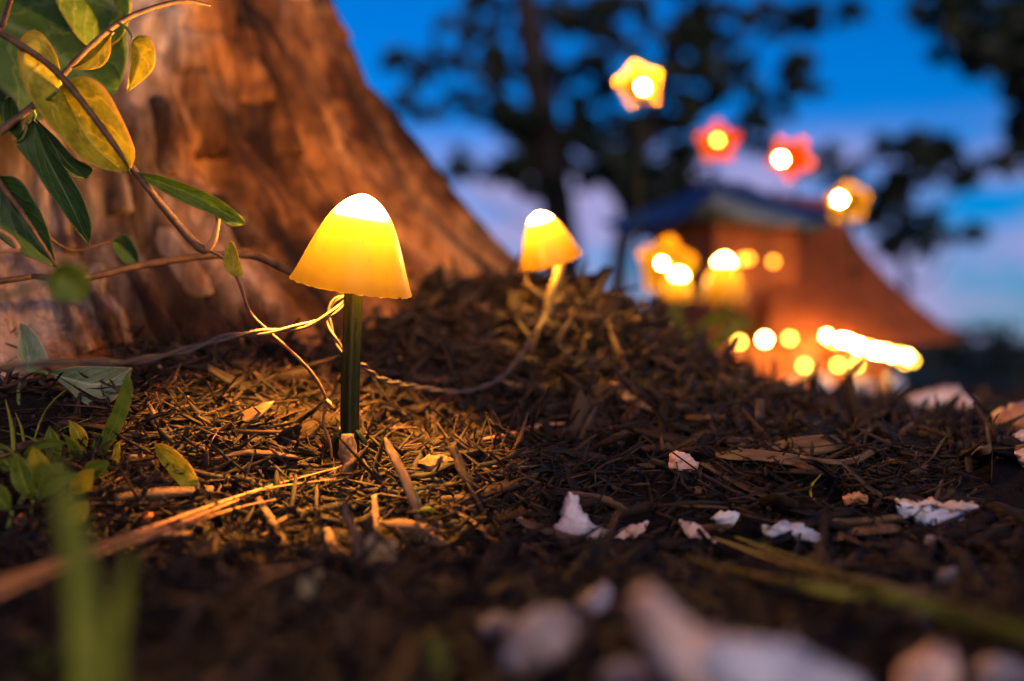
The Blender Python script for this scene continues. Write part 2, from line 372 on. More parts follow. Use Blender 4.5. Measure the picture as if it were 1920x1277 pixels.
def mat_bark(name, lift=1.0):
    m, t, b = new_mat(name)
    n1 = noise_tex(t, 14, 6, stretch=(1, 1, 0.35)); n2 = noise_tex(t, 7.5, 5, stretch=(1, 1, 0.7), rough=.65); n3 = noise_tex(t, 120, 6, stretch=(1, 1, 0.13), rough=.7)
    grey = ramp(t, [(0.30, (0.12, 0.075, 0.052)), (0.45, (0.42, 0.30, 0.225)), (0.65, (0.64, 0.52, 0.44))], n1)
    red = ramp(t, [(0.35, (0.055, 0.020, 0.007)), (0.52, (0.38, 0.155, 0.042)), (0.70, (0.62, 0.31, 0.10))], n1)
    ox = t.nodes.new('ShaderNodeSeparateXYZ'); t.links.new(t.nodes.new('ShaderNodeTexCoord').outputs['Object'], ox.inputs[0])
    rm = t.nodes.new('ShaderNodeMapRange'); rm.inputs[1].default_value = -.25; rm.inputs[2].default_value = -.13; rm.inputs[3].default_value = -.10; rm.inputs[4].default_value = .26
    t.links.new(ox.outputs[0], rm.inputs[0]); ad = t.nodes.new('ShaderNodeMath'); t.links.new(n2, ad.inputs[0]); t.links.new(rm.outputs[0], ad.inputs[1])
    mf = ramp(t, [(0.44, (0, 0, 0)), (0.60, (1, 1, 1))], ad.outputs[0])   # reddish bark patches, biased to the root side: orange lamp light painted in
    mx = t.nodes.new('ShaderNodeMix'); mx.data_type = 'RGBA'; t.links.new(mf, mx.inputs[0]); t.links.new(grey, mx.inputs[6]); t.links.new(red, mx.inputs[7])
    d = ramp(t, [(0.40, (0.38, 0.32, 0.30)), (0.56, (1, 1, 1))], n3)
    mu = t.nodes.new('ShaderNodeMix'); mu.data_type = 'RGBA'; mu.blend_type = 'MULTIPLY'; mu.inputs[0].default_value = 0.8
    t.links.new(mx.outputs[2], mu.inputs[6]); t.links.new(d, mu.inputs[7])
    uvw = t.nodes.new('ShaderNodeUVMap').outputs[0]
    st1 = ramp(t, [(0.42, (0.045, 0.022, 0.015)), (0.56, (1, 1, 1))], noise_tex(t, 1.0, 6, uvw, .62, (15, 1.6, 1)))
    st2 = ramp(t, [(0.40, (0.10, 0.05, 0.035)), (0.55, (1, 1, 1))], noise_tex(t, 1.0, 6, uvw, .68, (10, 6, 1)))
    for st in (st1, st2):
        m2 = t.nodes.new('ShaderNodeMix'); m2.data_type = 'RGBA'; m2.blend_type = 'MULTIPLY'; m2.inputs[0].default_value = .92
        t.links.new(mu.outputs[2], m2.inputs[6]); t.links.new(st, m2.inputs[7]); mu = m2
    t.links.new(mu.outputs[2], b.inputs['Base Color']); b.inputs['Roughness'].default_value = 0.85; b.inputs['Specular IOR Level'].default_value = 0.2
    bump(t, b, n3, 0.8, 0.004); return m
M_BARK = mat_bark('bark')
def build_tree():
    root = empty('old_tree', (TRX, TRY, 0.05), 'massive old tree trunk with flaring root and peeling grey bark', 'tree')
    nth = 900; hs = list(np.linspace(-0.12, 0.62, 230)) + list(np.linspace(0.64, 4.0, 60))
    ths = [-math.pi + 2 * math.pi * i / nth for i in range(nth)]
    v = []
    for h in hs:
        for th in ths:
            v.append(trunk_pt(th, max(h, -0.02)) + Vector((0, 0, min(0, h + 0.02))))
    f = [(j * nth + i, j * nth + (i + 1) % nth, (j + 1) * nth + (i + 1) % nth, (j + 1) * nth + i) for j in range(len(hs) - 1) for i in range(nth)]
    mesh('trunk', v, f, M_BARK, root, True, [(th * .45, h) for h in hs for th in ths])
    # limbs above the frame
    for k, (az, z0) in enumerate(((-40, 2.9), (60, 3.2), (170, 3.0), (-130, 3.4))):
        a = Vector((TRX, TRY, z0)); dr = Vector((math.cos(R(az)), math.sin(R(az)), 0))
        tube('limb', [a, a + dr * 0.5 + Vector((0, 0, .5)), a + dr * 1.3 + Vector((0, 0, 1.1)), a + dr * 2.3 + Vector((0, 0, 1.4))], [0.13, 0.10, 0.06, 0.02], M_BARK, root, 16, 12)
    # loose bark plates: (bottom px, py), (top px, py), width px
    plates = [((180, 666), (128, 540), 44), ((245, 655), (178, 500), 36), ((305, 668), (222, 480), 42), ((362, 662), (262, 440), 50),
              ((395, 560), (330, 420), 34), ((160, 470), (130, 330), 48), ((260, 400), (225, 250), 46), ((330, 330), (296, 180), 40),
              ((420, 300), (372, 120), 42), ((480, 200), (440, 40), 40), ((350, 130), (330, 10), 38), ((455, 470), (405, 360), 36),
              ((540, 300), (485, 150), 38), ((610, 430), (540, 290), 30)]
    for (b0, t0, w) in plates:
        def hit(px, py):
            d = 0.4
            while d < 1.3:
                q = P(px, py, d); 
                if math.hypot(q.x - TRX, q.y - TRY) < trunk_r(math.atan2(q.y - TRY, q.x - TRX), q.z): break
                d += 0.004
            return math.atan2(q.y - TRY, q.x - TRX), q.z, d
        tb, hb, db = hit(*b0); tt, ht, dt = hit(*t0)
        n, mth = 16, 7; vv, ff = [], []
        wm = w / F * db / 0.5 * 0.5
        sd = random.random() * 50
        for i in range(n):
            u = i / (n - 1); thc = tb + (tt - tb) * u; h = hb + (ht - hb) * u
            ww = wm * (0.75 + 0.3 * noise.noise((u * 4, sd, 0))) * (1 - 0.5 * max(0, u - 0.75) * 4 * 0.6)
            for j in range(mth):
                s = (j / (mth - 1) - 0.5)
                e = 1 - (abs(s) * 2) ** 3
                off = 0.004 + 0.008 * e * min(1, min(u, 1 - u) * 12) + 0.003 * noise.noise((s * 5, u * 9, sd)) + 0.006 * (1 - u)
                if e < 0.05 or i in (0, n - 1): off = -0.012
                vv.append(trunk_pt(thc + s * ww / trunk_r(thc, h), h + (0.006 * noise.noise((s * 6, sd, 3)) if i in (0, 1, n - 1) else 0), off, True))
        for i in range(n - 1):
            for j in range(mth - 1):
                ff.append((i * mth + j, i * mth + j + 1, (i + 1) * mth + j + 1, (i + 1) * mth + j))
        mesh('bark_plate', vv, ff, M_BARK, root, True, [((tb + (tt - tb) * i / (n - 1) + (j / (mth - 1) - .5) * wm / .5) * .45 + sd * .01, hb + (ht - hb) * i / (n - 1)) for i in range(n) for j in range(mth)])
build_tree()

# ---------------------------------------------------------------- mulch
def shards(name, pts, L, W, T, yaw, pitch, roll, mat, curve=0.25):
    """many bent, tapered splinters in one mesh"""
    n = len(pts); S = 4
    u = np.linspace(-0.5, 0.5, S)
    prof = np.clip(1.0 - np.abs(u * 2) ** 2.2 * rng.uniform(0.3, 0.95, (n, 1)), 0.12, 1)
    X = u[None, :] * L[:, None]
    B = (rng.normal(0, curve, n)[:, None]) * (u[None, :] ** 2) * L[:, None]
    C = (rng.normal(0, curve * 0.7, n)[:, None]) * (u[None, :] ** 2) * L[:, None]
    hw = prof * W[:, None] / 2 * rng.uniform(0.75, 1.25, (n, S)); ht = prof * T[:, None] / 2
    corner = np.array([(-1, -1), (1, -0.6), (1, 1), (-1, 0.7)])
    loc = np.zeros((n, S, 4, 3))
    loc[..., 0] = X[:, :, None] + rng.normal(0, 1, (n, S, 4)) * 0.04 * L[:, None, None]
    loc[..., 1] = B[:, :, None] + corner[None, None, :, 0] * hw[:, :, None]
    loc[..., 2] = C[:, :, None] + corner[None, None, :, 1] * ht[:, :, None]
    cy_, sy_, cp, sp_, cr_, sr = np.cos(yaw), np.sin(yaw), np.cos(pitch), np.sin(pitch), np.cos(roll), np.sin(roll)
    x, y, z = loc[..., 0], loc[..., 1], loc[..., 2]
    e = lambda a: a[:, None, None]
    y, z = y * e(cr_) - z * e(sr), y * e(sr) + z * e(cr_)
    x, z = x * e(cp) - z * e(sp_), x * e(sp_) + z * e(cp)
    x, y = x * e(cy_) - y * e(sy_), x * e(sy_) + y * e(cy_)
    co = np.stack([x + e(pts[:, 0]), y + e(pts[:, 1]), z + e(pts[:, 2])], -1).reshape(-1, 3)
    q = []
    for s in range(S - 1):
        for k in range(4):
            k2 = (k + 1) % 4; q.append((s * 4 + k, s * 4 + k2, s * 4 + 4 + k2, s * 4 + 4 + k))
    q.append((3, 2, 1, 0)); q.append(((S - 1) * 4, (S - 1) * 4 + 1, (S - 1) * 4 + 2, (S - 1) * 4 + 3))
    q = np.array(q); faces = (q[None] + (np.arange(n) * S * 4)[:, None, None]).reshape(-1, 4)
    me = bpy.data.meshes.new(name); me.vertices.add(len(co)); me.vertices.foreach_set('co', co.ravel().astype(np.float32))
    me.loops.add(faces.size); me.loops.foreach_set('vertex_index', faces.ravel().astype(np.int32))
    me.polygons.add(len(faces)); me.polygons.foreach_set('loop_start', np.arange(0, faces.size, 4, dtype=np.int32)); me.update(calc_edges=True); me.validate()
    return link(name, me, mat, None, False)

M1 = Vector((-0.0725, 0.435, 0))
def scatter(n, y0, y1, lift, keep=None):
    out = []
    while len(out) < n:
        y = y0 * (y1 / y0) ** random.random(); x = random.uniform(-1, 1) * (0.62 * y + 0.06)
        dt = math.hypot(x - TRX, y - TRY)
        if dt < 0.38: continue
        if math.hypot(x - M1.x, y - M1.y) < 0.007: continue
        if random.random() > .72 + 1.0 * noise.noise((x * 14, y * 14, 5.5)): continue
        out.append((x, y, ground(x, y) + lift * random.random() ** 1.5))
    return np.array(out)
def mulch():
    a = scatter(18000, 0.11, 0.72, 0.006); n = len(a)
    o = shards('bark_mulch', a, rng.gamma(1.7, 0.0090, n) + 0.003, rng.gamma(1.2, 0.0013, n) + 0.0004, rng.gamma(1.6, 0.0006, n) + 0.0003, rng.uniform(0, 6.28, n), rng.normal(0, 0.34, n), rng.normal(0, 0.7, n), M_MULCH)
    tag(o, 'dark shredded bark mulch covering the ground', 'mulch', kind='stuff')
    a = scatter(17000, 0.55, 2.6, 0.010); n = len(a); q = np.clip(a[:, 1] / 1.5, .38, 1)
    o = shards('bark_mulch', a, (rng.gamma(1.8, 0.015, n) + 0.005) * q, (rng.gamma(1.4, 0.0036, n) + 0.0008) * q, (rng.gamma(1.6, 0.0013, n) + 0.0006) * q, rng.uniform(0, 6.28, n), rng.normal(0, 0.42, n), rng.normal(0, 0.9, n), M_MULCH)
    tag(o, 'dark shredded bark mulch on the far slope beside the root', 'mulch', kind='stuff')
    a = []
    while len(a) < 2200:
        an = random.uniform(0, 6.28); rr = .008 + .11 * random.random() ** .7; x, y = M1.x + rr * math.cos(an), M1.y + rr * math.sin(an); a.append((x, y, ground(x, y) + .005 * random.random()))
    a = np.array(a); n = len(a)
    o = shards('bark_mulch', a, rng.gamma(2.2, 0.0070, n) + 0.003, rng.gamma(1.2, 0.0007, n) + 0.0003, rng.gamma(1.6, 0.0005, n) + 0.0003, rng.uniform(0, 6.28, n), rng.normal(0, 0.4, n), rng.normal(0, 0.7, n), M_MULCH, .35)
    tag(o, 'tangled lamp-lit bark shreds round the green stem base', 'mulch', kind='stuff')
    a = []
    while len(a) < 5000:
        x, y = random.uniform(-.2, .3), random.uniform(.5, .95)
        if math.hypot(x - TRX, y - TRY) > .45: a.append((x, y, ground(x, y) + .009 * random.random()))
    a = np.array(a); n = len(a)
    o = shards('bark_mulch', a, rng.gamma(1.8, 0.010, n) + 0.006, rng.gamma(1.5, 0.0022, n) + 0.0008, rng.gamma(1.6, 0.0009, n) + 0.0005, rng.uniform(0, 6.28, n), rng.normal(0, 0.5, n), rng.normal(0, 0.8, n), M_MULCH, .3)
    tag(o, 'loose bark litter and pine straw banked against the root', 'mulch', kind='stuff')
    a = scatter(7000, 0.12, 0.9, 0.005); n = len(a)
    o = shards('soil_crumb', a, rng.gamma(2, .0010, n) + .0008, rng.gamma(2, .0008, n) + .0006, rng.gamma(2, .0006, n) + .0005, rng.uniform(0, 6.28, n), rng.normal(0, .8, n), rng.normal(0, 1, n), M_MULCH)
    tag(o, 'small dark crumbs of soil and bark between the shreds', 'soil', kind='stuff')
    a = scatter(9000, 0.16, 0.62, 0.008); n = len(a)
    o = shards('bark_fibre', a, rng.gamma(3.5, 0.005, n) + 0.005, rng.uniform(0.00025, 0.0007, n), rng.uniform(0.0002, 0.0005, n), rng.uniform(0, 6.28, n), rng.normal(0.0, 0.35, n), rng.normal(0, 0.6, n), M_MULCH, 0.7)
    tag(o, 'fine stringy bark fibres tangled through the mulch', 'mulch fibre', kind='stuff')
mulch()

# ---------------------------------------------------------------- chips, splinters, twigs
def chip_mesh(L, W, T, seed):
    rnd = random.Random(seed); n, m = 9, 5; v, f = [], []
    bend = rnd.uniform(-0.2, 0.2)
    for side in (1, -1):
        for i in range(n):
            u = i / (n - 1) - 0.5
            w = W * (0.5 + 0.5 * (1 - abs(2 * u) ** 3)) * (1 + 0.25 * noise.noise((u * 6, seed, 0)))
            for j in range(m):
                s = j / (m - 1) - 0.5
                edge = 0.12 if (i in (0, n - 1) or j in (0, m - 1)) else 1
                v.append((u * L + (0.06 * L * noise.noise((s * 7, seed, side * 0)) if i in (0, n - 1) else 0), s * w,
                          side * T * 0.5 * edge + bend * u * u * L + 0.35 * T * noise.noise((u * 9, s * 14, seed))))
    o = n * m
    for i in range(n - 1):
        for j in range(m - 1):
            a, b, c, d = i * m + j, i * m + j + 1, (i + 1) * m + j + 1, (i + 1) * m + j
            f.append((a, d, c, b)); f.append((o + a, o + b, o + c, o + d))
    rim = [j for j in range(m)] + [i * m + m - 1 for i in range(1, n)] + [(n - 1) * m + j for j in range(m - 2, -1, -1)] + [i * m for i in range(n - 2, 0, -1)]
    for k in range(len(rim)):
        a, b = rim[k], rim[(k + 1) % len(rim)]; f.append((a, b, o + b, o + a))
    me = bpy.data.meshes.new('chip'); me.from_pydata(v, [], f); me.update(); bm = bmesh.new(); bm.from_mesh(me); bmesh.ops.recalc_face_normals(bm, faces=bm.faces); bm.to_mesh(me); bm.free()
    return me
def chips():
    lib = [chip_mesh(random.uniform(0.022, 0.055), random.uniform(0.006, 0.017), random.uniform(0.0020, 0.005), 11 + k * 7.3) for k in range(10)]
    lib2 = [m.copy() for m in lib]
    for m in lib: m.materials.append(M_CHIP_D)
    for m in lib2: m.materials.append(M_CHIP)
    k = 0
    while k < 230:
        y = 0.2 * (1.5 / 0.2) ** random.random(); x = random.uniform(-0.55, 0.56) * y
        if math.hypot(x - TRX, y - TRY) < 0.53 or math.hypot(x - M1.x, y - M1.y) < 0.03: continue
        dark = random.random() < 0.75
        o = link('bark_chip', random.choice(lib if dark else lib2))
        s = 0.6 + 0.8 * min(1.2, y)
        o.location = (x, y, ground(x, y) + 0.0035); o.rotation_euler = (random.gauss(0, 0.3), random.gauss(0, 0.25), random.uniform(0, 6.28)); o.scale = (s, s, s)
        where = 'in the golden light round the lamp stem' if math.hypot(x - M1.x, y - M1.y) < .10 else 'on the far slope towards the house' if y > .62 else 'on the dark mulch among the shell fragments' if x > -.01 else 'on the mulch near the pine needles and seedlings'
        kind = 'dark bark chip' if dark else 'light brown wood chip'
        tag(o, kind + ' lying ' + where, 'bark chip', kind + 's ' + where)
        k += 1
chips()

def gd(px, py, lift=.003): return on_ground(px, py, lift=lift).y
def sliver(name, pts, wpx, mat, label, cat, flat=0.45, jitter=0.18, sides=7, n=14, lie=False, lift=.0075):
    """a splinter along photograph pixels (px, py, distance); widths in px at that distance"""
    if lie: pts = [(p[0], p[1], gd(p[0], p[1], interp(lift, i / (len(pts) - 1)))) for i, p in enumerate(pts)]
    else:
        b = max(pts, key=lambda p: p[1]); d0 = gd(b[0], b[1]) + .001; pts = [(p[0], p[1], d0 + (p[2] - b[2])) for p in pts]
    path = [P(*p) for p in pts]; d = sum(p[2] for p in pts) / len(pts)
    rad = [w / F * d / 2 for w in (wpx if isinstance(wpx, (list, tuple)) else [wpx, wpx])]
    o = tube(name, path, rad, mat, None, n, sides, flat, jitter)
    return tag(o, label, cat)
sliver('wood_splinter', [(650, 905, .423), (652, 860, .423), (651, 815, .424)], [40, 38, 24], G_CHIP, 'blunt upright wood splinter in front of the lit green stem', 'wood splinter', 0.5)
sliver('wood_splinter', [(800, 1000, .385), (762, 905, .392), (735, 850, .398), (722, 822, .402)], [34, 26, 22, 6], G_CHIP, 'long pointed wood splinter leaning right of the stem base', 'wood splinter', 0.4)
sliver('twig', [(694, 905, .40), (706, 870, .40), (717, 833, .40), (724, 800, .40)], [20, 12, 7, 3], G_CHIP_D, 'thin dark thorn-like twig standing beside the pointed splinter', 'twig', 0.9)
sliver('bark_splinter', [(905, 965, .385), (880, 910, .39), (862, 870, .395), (846, 838, .398)], [14, 22, 26, 22], G_CHIP_D, 'dark ragged bark splinter standing upright at the edge of the golden light', 'bark splinter', 0.5, 0.3)
sliver('wood_splinter', [(706, 1030, .362), (704, 980, .37), (702, 930, .38)], [15, 14, 10], G_CHIP_P, 'straight pale splinter standing upright above the glowing dry flake', 'wood splinter', 0.4)
sliver('bark_splinter', [(688, 1075, .345), (670, 1010, .355), (652, 975, .362), (644, 940, .366)], [34, 26, 16, 6], G_CHIP, 'curved dull splinter with thin tip rising before the golden pool', 'bark splinter', 0.4)
sliver('wood_splinter', [(638, 1052, .345), (622, 1020, .35), (612, 992, .355)], [20, 22, 14], G_CHIP_P, 'short stubby yellow splinter poking up from the mulch', 'wood splinter', 0.45)
sliver('wood_splinter', [(535, 1025, .35), (505, 970, .365), (484, 935, .372)], [14, 18, 14], G_CHIP, 'brown splinter lying under the pine needles', 'wood splinter', 0.5, lie=True)
sliver('sprout', [(795, 985, .39), (789, 955, .39), (777, 915, .39)], [4, 7, 4], M_GSTEM, 'tiny green sprout beside the long pointed splinter', 'sprout', 0.9, 0)
sliver('twig', [(662, 893, .408), (610, 912, .405), (540, 940, .40)], [6, 7, 4], G_CHIP_D, 'thin dark twig lying across the pine needle tips', 'twig', 0.8, lie=True)
sliver('straw_stem', [(640, 890, .405), (650, 872, .41), (662, 860, .412)], [3, 4, 2], M_STRAW, 'short bright straw bit against the blunt splinter', 'straw', 0.8, 0)
sliver('twig', [(765, 875, .415), (745, 880, .41), (772, 848, .412)][1:], [5, 3], G_CHIP_D, 'small dark twig slanting behind the pointed splinter', 'twig', 0.8)
sliver('twig', [(935, 915, .40), (918, 890, .405), (905, 872, .41)], [10, 6, 3], G_CHIP, 'slim bent twig beyond the dark ragged splinter', 'twig', 0.8)
sliver('twig', [(915, 1010, .37), (895, 985, .375), (850, 960, .38), (815, 950, .38)], [8, 12, 10, 5], G_CHIP, 'flat split twig lying right of the green sprout', 'twig', 0.5, lie=True)
sliver('straw_stem', [(1060, 795, .56), (1010, 800, .55), (960, 815, .54), (900, 826, .53)], [8, 14, 14, 8], M_STRAW, 'reddish pine straw stem on the mulch behind the stem', 'straw', 0.6, lie=True)
sliver('twig', [(1670, 825, .66), (1610, 862, .62), (1560, 868, .60), (1500, 858, .60)], [10, 18, 18, 12], G_CHIP, 'forked grey brown twig lying on the right mulch slope', 'twig', 0.6, lie=True)
sliver('stick', [(1200, 560, .74), (1250, 640, .72), (1300, 690, .70)], [12, 20, 12], G_CHIP, 'straight brown stick leaning on the mulch slope below the lamps', 'stick', 0.6)
sliver('stick', [(1150, 720, .62), (1190, 755, .60), (1230, 775, .60)], [20, 30, 16], G_CHIP_P, 'pale stick end on the slope below the brown stick', 'stick', 0.5, lie=True)
sliver('bark_slab', [(215, 935, .405), (300, 925, .41), (400, 920, .415)], [40, 60, 46], G_CHIP, 'flat golden-lit bark slab beneath the yellow-green leaf', 'bark slab', 0.35, 0.12, 10, lie=True)
sliver('bark_slab', [(400, 862, .455), (470, 850, .46), (560, 858, .465)], [16, 30, 22], G_CHIP, 'low bark slab lying left of the stem base', 'bark slab', 0.4, 0.15, 9, lie=True)
sliver('twig', [(-20, 958, .36), (60, 950, .37), (180, 946, .38), (330, 945, .385)], [10, 12, 9, 4], G_CHIP_D, 'dark straight twig lying below the seedlings', 'twig', 0.7, lie=True)
sliver('root_strand', [(250, 1050, .31), (300, 1042, .312), (345, 1065, .305), (420, 1085, .30)], [10, 12, 10, 5], G_CHIP, 'curled pale root strand below the pine needles', 'root', 0.7, lie=True)

def straws():
    S = [([(638, 877, .415), (470, 924, .385), (230, 1010, .31), (-30, 1105, .25)], [5, 9, 13, 15], 'long reddish pine needle crossing the mulch with its tip at the stem'),
         ([(630, 899, .41), (500, 918, .39), (430, 945, .37), (230, 1022, .30), (-30, 1122, .245)], [5, 8, 9, 12, 14], 'second long pine needle lying alongside the first, blunt tip'),
         ([(517, 938, .385), (440, 955, .375), (260, 1012, .315)], [6, 8, 9], 'shorter pine needle between the two long needles'),
         ([(630, 1040, .335), (560, 1062, .32), (490, 1080, .31)], [6, 10, 8], 'faded pine needle piece in front of the stubby splinter')]
    for pts, w, lab in S:
        sliver('pine_needle', pts, w, M_STRAW, lab, 'pine needle', 0.55, 0.03, 8, 40, lie=True, lift=[.008, .010, .016, .024])
straws()

# ---------------------------------------------------------------- leaves and plants
def leaf(name, base, left, right, mid, tip, d0, d1, mat, parent, fold=0.004, curl=0.0, nu=26, nv=8, thick=0.0003, ripple=0.0006):
    """a leaf blade from traced edges: base to tip, left and right edge, midrib; d0/d1 distances at base and tip;
    fold pushes the midrib away from the lens, giving each half its own slope"""
    Lp = catmull([(*p, 0) for p in [base] + left + [tip]], nu); Rp = catmull([(*p, 0) for p in [base] + right + [tip]], nu)
    Mp = catmull([(*p, 0) for p in [base] + mid + [tip]], nu)
    front, uv = [], []
    for i in range(nu):
        u = i / (nu - 1)
        for j in range(2 * nv + 1):
            s = (j - nv) / nv; e = Rp[i] if s > 0 else Lp[i]
            q = Mp[i].lerp(e, abs(s))
            d = d0 + (d1 - d0) * u - fold * abs(s) * (math.sin(math.pi * min(1, u * 1.0 + 0.05)) ** 0.5) + curl * s * s * abs(s)
            d += ripple * noise.noise((q.x * 0.05, q.y * 0.05, d0 * 40)) + ripple * 0.6 * math.cos(6.28 * (u * 5 - abs(s) * 2.2)) * min(1, abs(s) * 3) * (1 - abs(s) * 0.5)
            front.append(P(q.x, q.y, d)); uv.append((u, s))
    w = 2 * nv + 1; N = len(front); f = []
    back = [v + Vector((0, thick, 0)) for v in front]
    for i in range(nu - 1):
        for j in range(w - 1):
            a, b, c, d = i * w + j, i * w + j + 1, (i + 1) * w + j + 1, (i + 1) * w + j
            f.append((a, b, c, d)); f.append((N + d, N + c, N + b, N + a))
    rim = list(range(w)) + [i * w + w - 1 for i in range(1, nu)] + [(nu - 1) * w + j for j in range(w - 2, -1, -1)] + [i * w for i in range(nu - 2, 0, -1)]
    for k in range(len(rim)):
        a, b = rim[k], rim[(k + 1) % len(rim)]; f.append((b, a, N + a, N + b))
    return mesh(name, front + back, f, mat, parent, True, uv + uv)
Z1 = lambda x, y: (x / 2.661, y / 2.661)
Z5 = lambda x, y: (x / 2.661, 560 + y / 2.661)
def z1(*a): return [Z1(*p) for p in a]
def z5(*a): return [Z5(*p) for p in a]

def vine():
    g0 = Vector((-0.36, 0.40, ground(-0.36, 0.40)))
    v = empty('twining_vine', g0, 'twining vine with heart-shaped leaves climbing beside the trunk', 'vine')
    # main stem descending from upper left to the node, then the thin tendril to the ground
    tube('stem', [g0, Vector((-0.39, 0.42, 0.08)), Vector((-0.33, 0.40, 0.20)), P(-70, 10, .395), P(0, 62, .398), P(110, 140, .400), P(235, 300, .405), P(310, 395, .41), P(372, 464, .415), P(392, 470, .416)],
         [.0026, .0024, .0020, .0016, .0015, .0014, .0013, .0016, .0020, .0013], M_VINE, v, 90, 9, 1, 0.05)
    tube('tendril', [P(388, 470, .416), P(420, 487, .416), P(446, 525, .417), P(468, 585, .418), P(500, 620, .42), P(545, 660, .424), P(588, 705, .428), P(612, 752, .43), P(606, 790, .43), P(618, 830, .43), P(622, 862, .43)],
         [.0010, .0009, .0011, .0010, .0012, .0012, .0013, .0009, .0009, .0010, .0008], M_VINE, v, 80, 7, 0.7, 0.08)
    tube('bract', [P(612, 750, .43), P(619, 757, .429), P(625, 764, .429)], [.0009, .0013, .0002], M_STRAW, v, 8, 6, .5)
    tube('petiole', [P(388, 470, .416), P(402, 450, .414), P(408, 420, .412), P(409, 404, .411)], [.0017, .0013, .0011, .0012], M_STRAW, v, 16, 8)
    tube('stem', [P(-80, 330, .40), P(0, 250, .405), P(58, 204, .41), P(118, 142, .413), P(170, 88, .416), P(230, 40, .42), P(300, 12, .424), P(350, 3, .425), P(395, 12, .428)],
         [.0018, .0018, .0016, .0013, .0012, .0012, .0011, .0010, .0005], M_VINE, v, 70, 9, 1, 0.05)
    tube('stem', [g0 + Vector((0.03, 0, 0)), Vector((-0.34, 0.39, 0.06)), P(-80, 330, .40)], [.0026, .0024, .0022], M_VINE, v, 20, 8)
    tube('stem', [P(-60, 250, .41), P(0, 345, .41), P(40, 400, .41), P(105, 500, .412)], [.0012, .0013, .0012, .0006], M_VINE, v, 24, 7, 1, .05)
    tube('tendril', [P(-30, 420, .40), P(0, 434, .40), P(22, 448, .40), P(35, 468, .40), P(20, 472, .40), P(-30, 476, .40)], [.0008, .0009, .0009, .0010, .0009, .0007], M_STRAW, v, 30, 6)
    tube('petiole', [P(222, 45, .419), P(235, 52, .417), P(246, 66, .414), P(249, 77, .413)], [.0007, .0006, .0006, .0006], M_GSTEM, v, 12, 6)
    tube('petiole', [P(205, 60, .417), P(212, 62, .416), P(209, 66, .415)], [.0006, .0006, .0006], M_GSTEM, v, 8, 6)
    tube('petiole', [P(60, 205, .41), P(85, 190, .405), P(109, 172, .398)], [.0008, .0007, .0007], M_GSTEM, v, 10, 6)
    tube('petiole', [P(60, 205, .41), P(66, 216, .412), P(62, 226, .415)], [.0008, .0007, .0007], M_GSTEM, v, 8, 6)
    tube('petiole', [P(48, 215, .41), P(50, 240, .41), P(40, 262, .41), P(25, 266, .41)], [.0008, .0007, .0007, .0006], M_GSTEM, v, 12, 6)
    tube('petiole', [P(240, 318, .407), P(244, 322, .408), P(245, 324, .409)], [.0006, .0006, .0006], M_GSTEM, v, 5, 6)
    # leaves
    leaf('leaf', Z1(290, 458), z1((300, 380), (285, 290), (240, 205), (180, 152), (115, 175), (85, 270), (112, 420), (200, 570), (300, 690), (400, 790), (490, 838), (560, 858)),
         z1((302, 432), (350, 398), (430, 385), (520, 440), (590, 560), (650, 690), (672, 770), (655, 838)), z1((370, 580), (470, 730)), Z1(622, 862), .415, .408, L_YEL, v, .012)
    leaf('leaf', Z1(562, 165), z1((500, 215), (430, 280), (385, 320)), z1((552, 200), (548, 270), (515, 328), (440, 352)), z1((500, 255), (430, 315)), Z1(352, 345), .416, .410, L_YEL, v, .004, nu=20)
    leaf('leaf', Z1(662, 205), z1((650, 250), (650, 330), (640, 400)), z1((690, 180), (745, 190), (774, 255), (765, 340), (715, 400)), z1((694, 270), (668, 380)), Z1(632, 466), .413, .409, L_YEL, v, .005, nu=22)
    leaf('leaf', Z1(638, 856), z1((720, 905), (830, 972), (950, 1030), (1060, 1075), (1140, 1128), (1185, 1132)), z1((800, 880), (950, 930), (1080, 990), (1180, 1062)), z1((800, 915), (980, 985), (1120, 1065)), Z1(1233, 1122), .408, .412, L_MID, v, .004)
    leaf('leaf', Z1(165, 600), z1((80, 710), (150, 820), (240, 960), (340, 1100), (410, 1190)), z1((250, 700), (330, 850), (410, 980), (455, 1120)), z1((220, 760), (330, 980)), Z1(445, 1228), .415, .42, L_DARK, v, .007)
    leaf('leaf', Z1(172, 590), z1((240, 730), (320, 840), (370, 885)), z1((280, 690), (370, 790), (462, 842)), z1((260, 720), (350, 830)), Z1(432, 897), .412, .414, L_DARK, v, .005, nu=18)
    leaf('leaf', Z1(88, 700), z1((30, 640), (12, 560), (22, 495), (42, 486)), z1((110, 650), (104, 600), (90, 545), (66, 500)), z1((70, 620), (50, 540)), Z1(50, 484), .41, .415, L_DARK, v, .005, nu=16)
    leaf('leaf', Z1(-20, 880), z1((-90, 1000), (-40, 1150), (90, 1260), (200, 1310)), z1((90, 895), (175, 1010), (235, 1140)), z1((60, 1020), (160, 1170)), Z1(282, 1340), .42, .43, L_DARK, v, .008)
    leaf('leaf', (436, 520), [(420, 500), (420, 475), (426, 458)], [(456, 515), (448, 485), (440, 460)], [(438, 490)], (433, 453), .416, .414, L_YEL, v, .002, nu=14, nv=5)
    leaf('leaf', (95, 520), [(88, 540), (105, 565)], [(110, 495), (150, 498), (168, 530)], [(130, 530)], (160, 568), .30, .305, L_MID, v, .004, nu=14)
    tube('petiole', [P(95, 520, .30), P(0, 560, .31), P(-90, 560, .34), Vector((-.3, .40, .05)), g0], [.0006, .0007, .0009, .001, .0012], M_GSTEM, v, 20, 6)
    leaf('leaf', (212, 452), [(212, 470), (238, 498)], [(235, 440), (255, 465)], [(235, 470)], (262, 499), .50, .50, L_DARK, v, .004, nu=14)
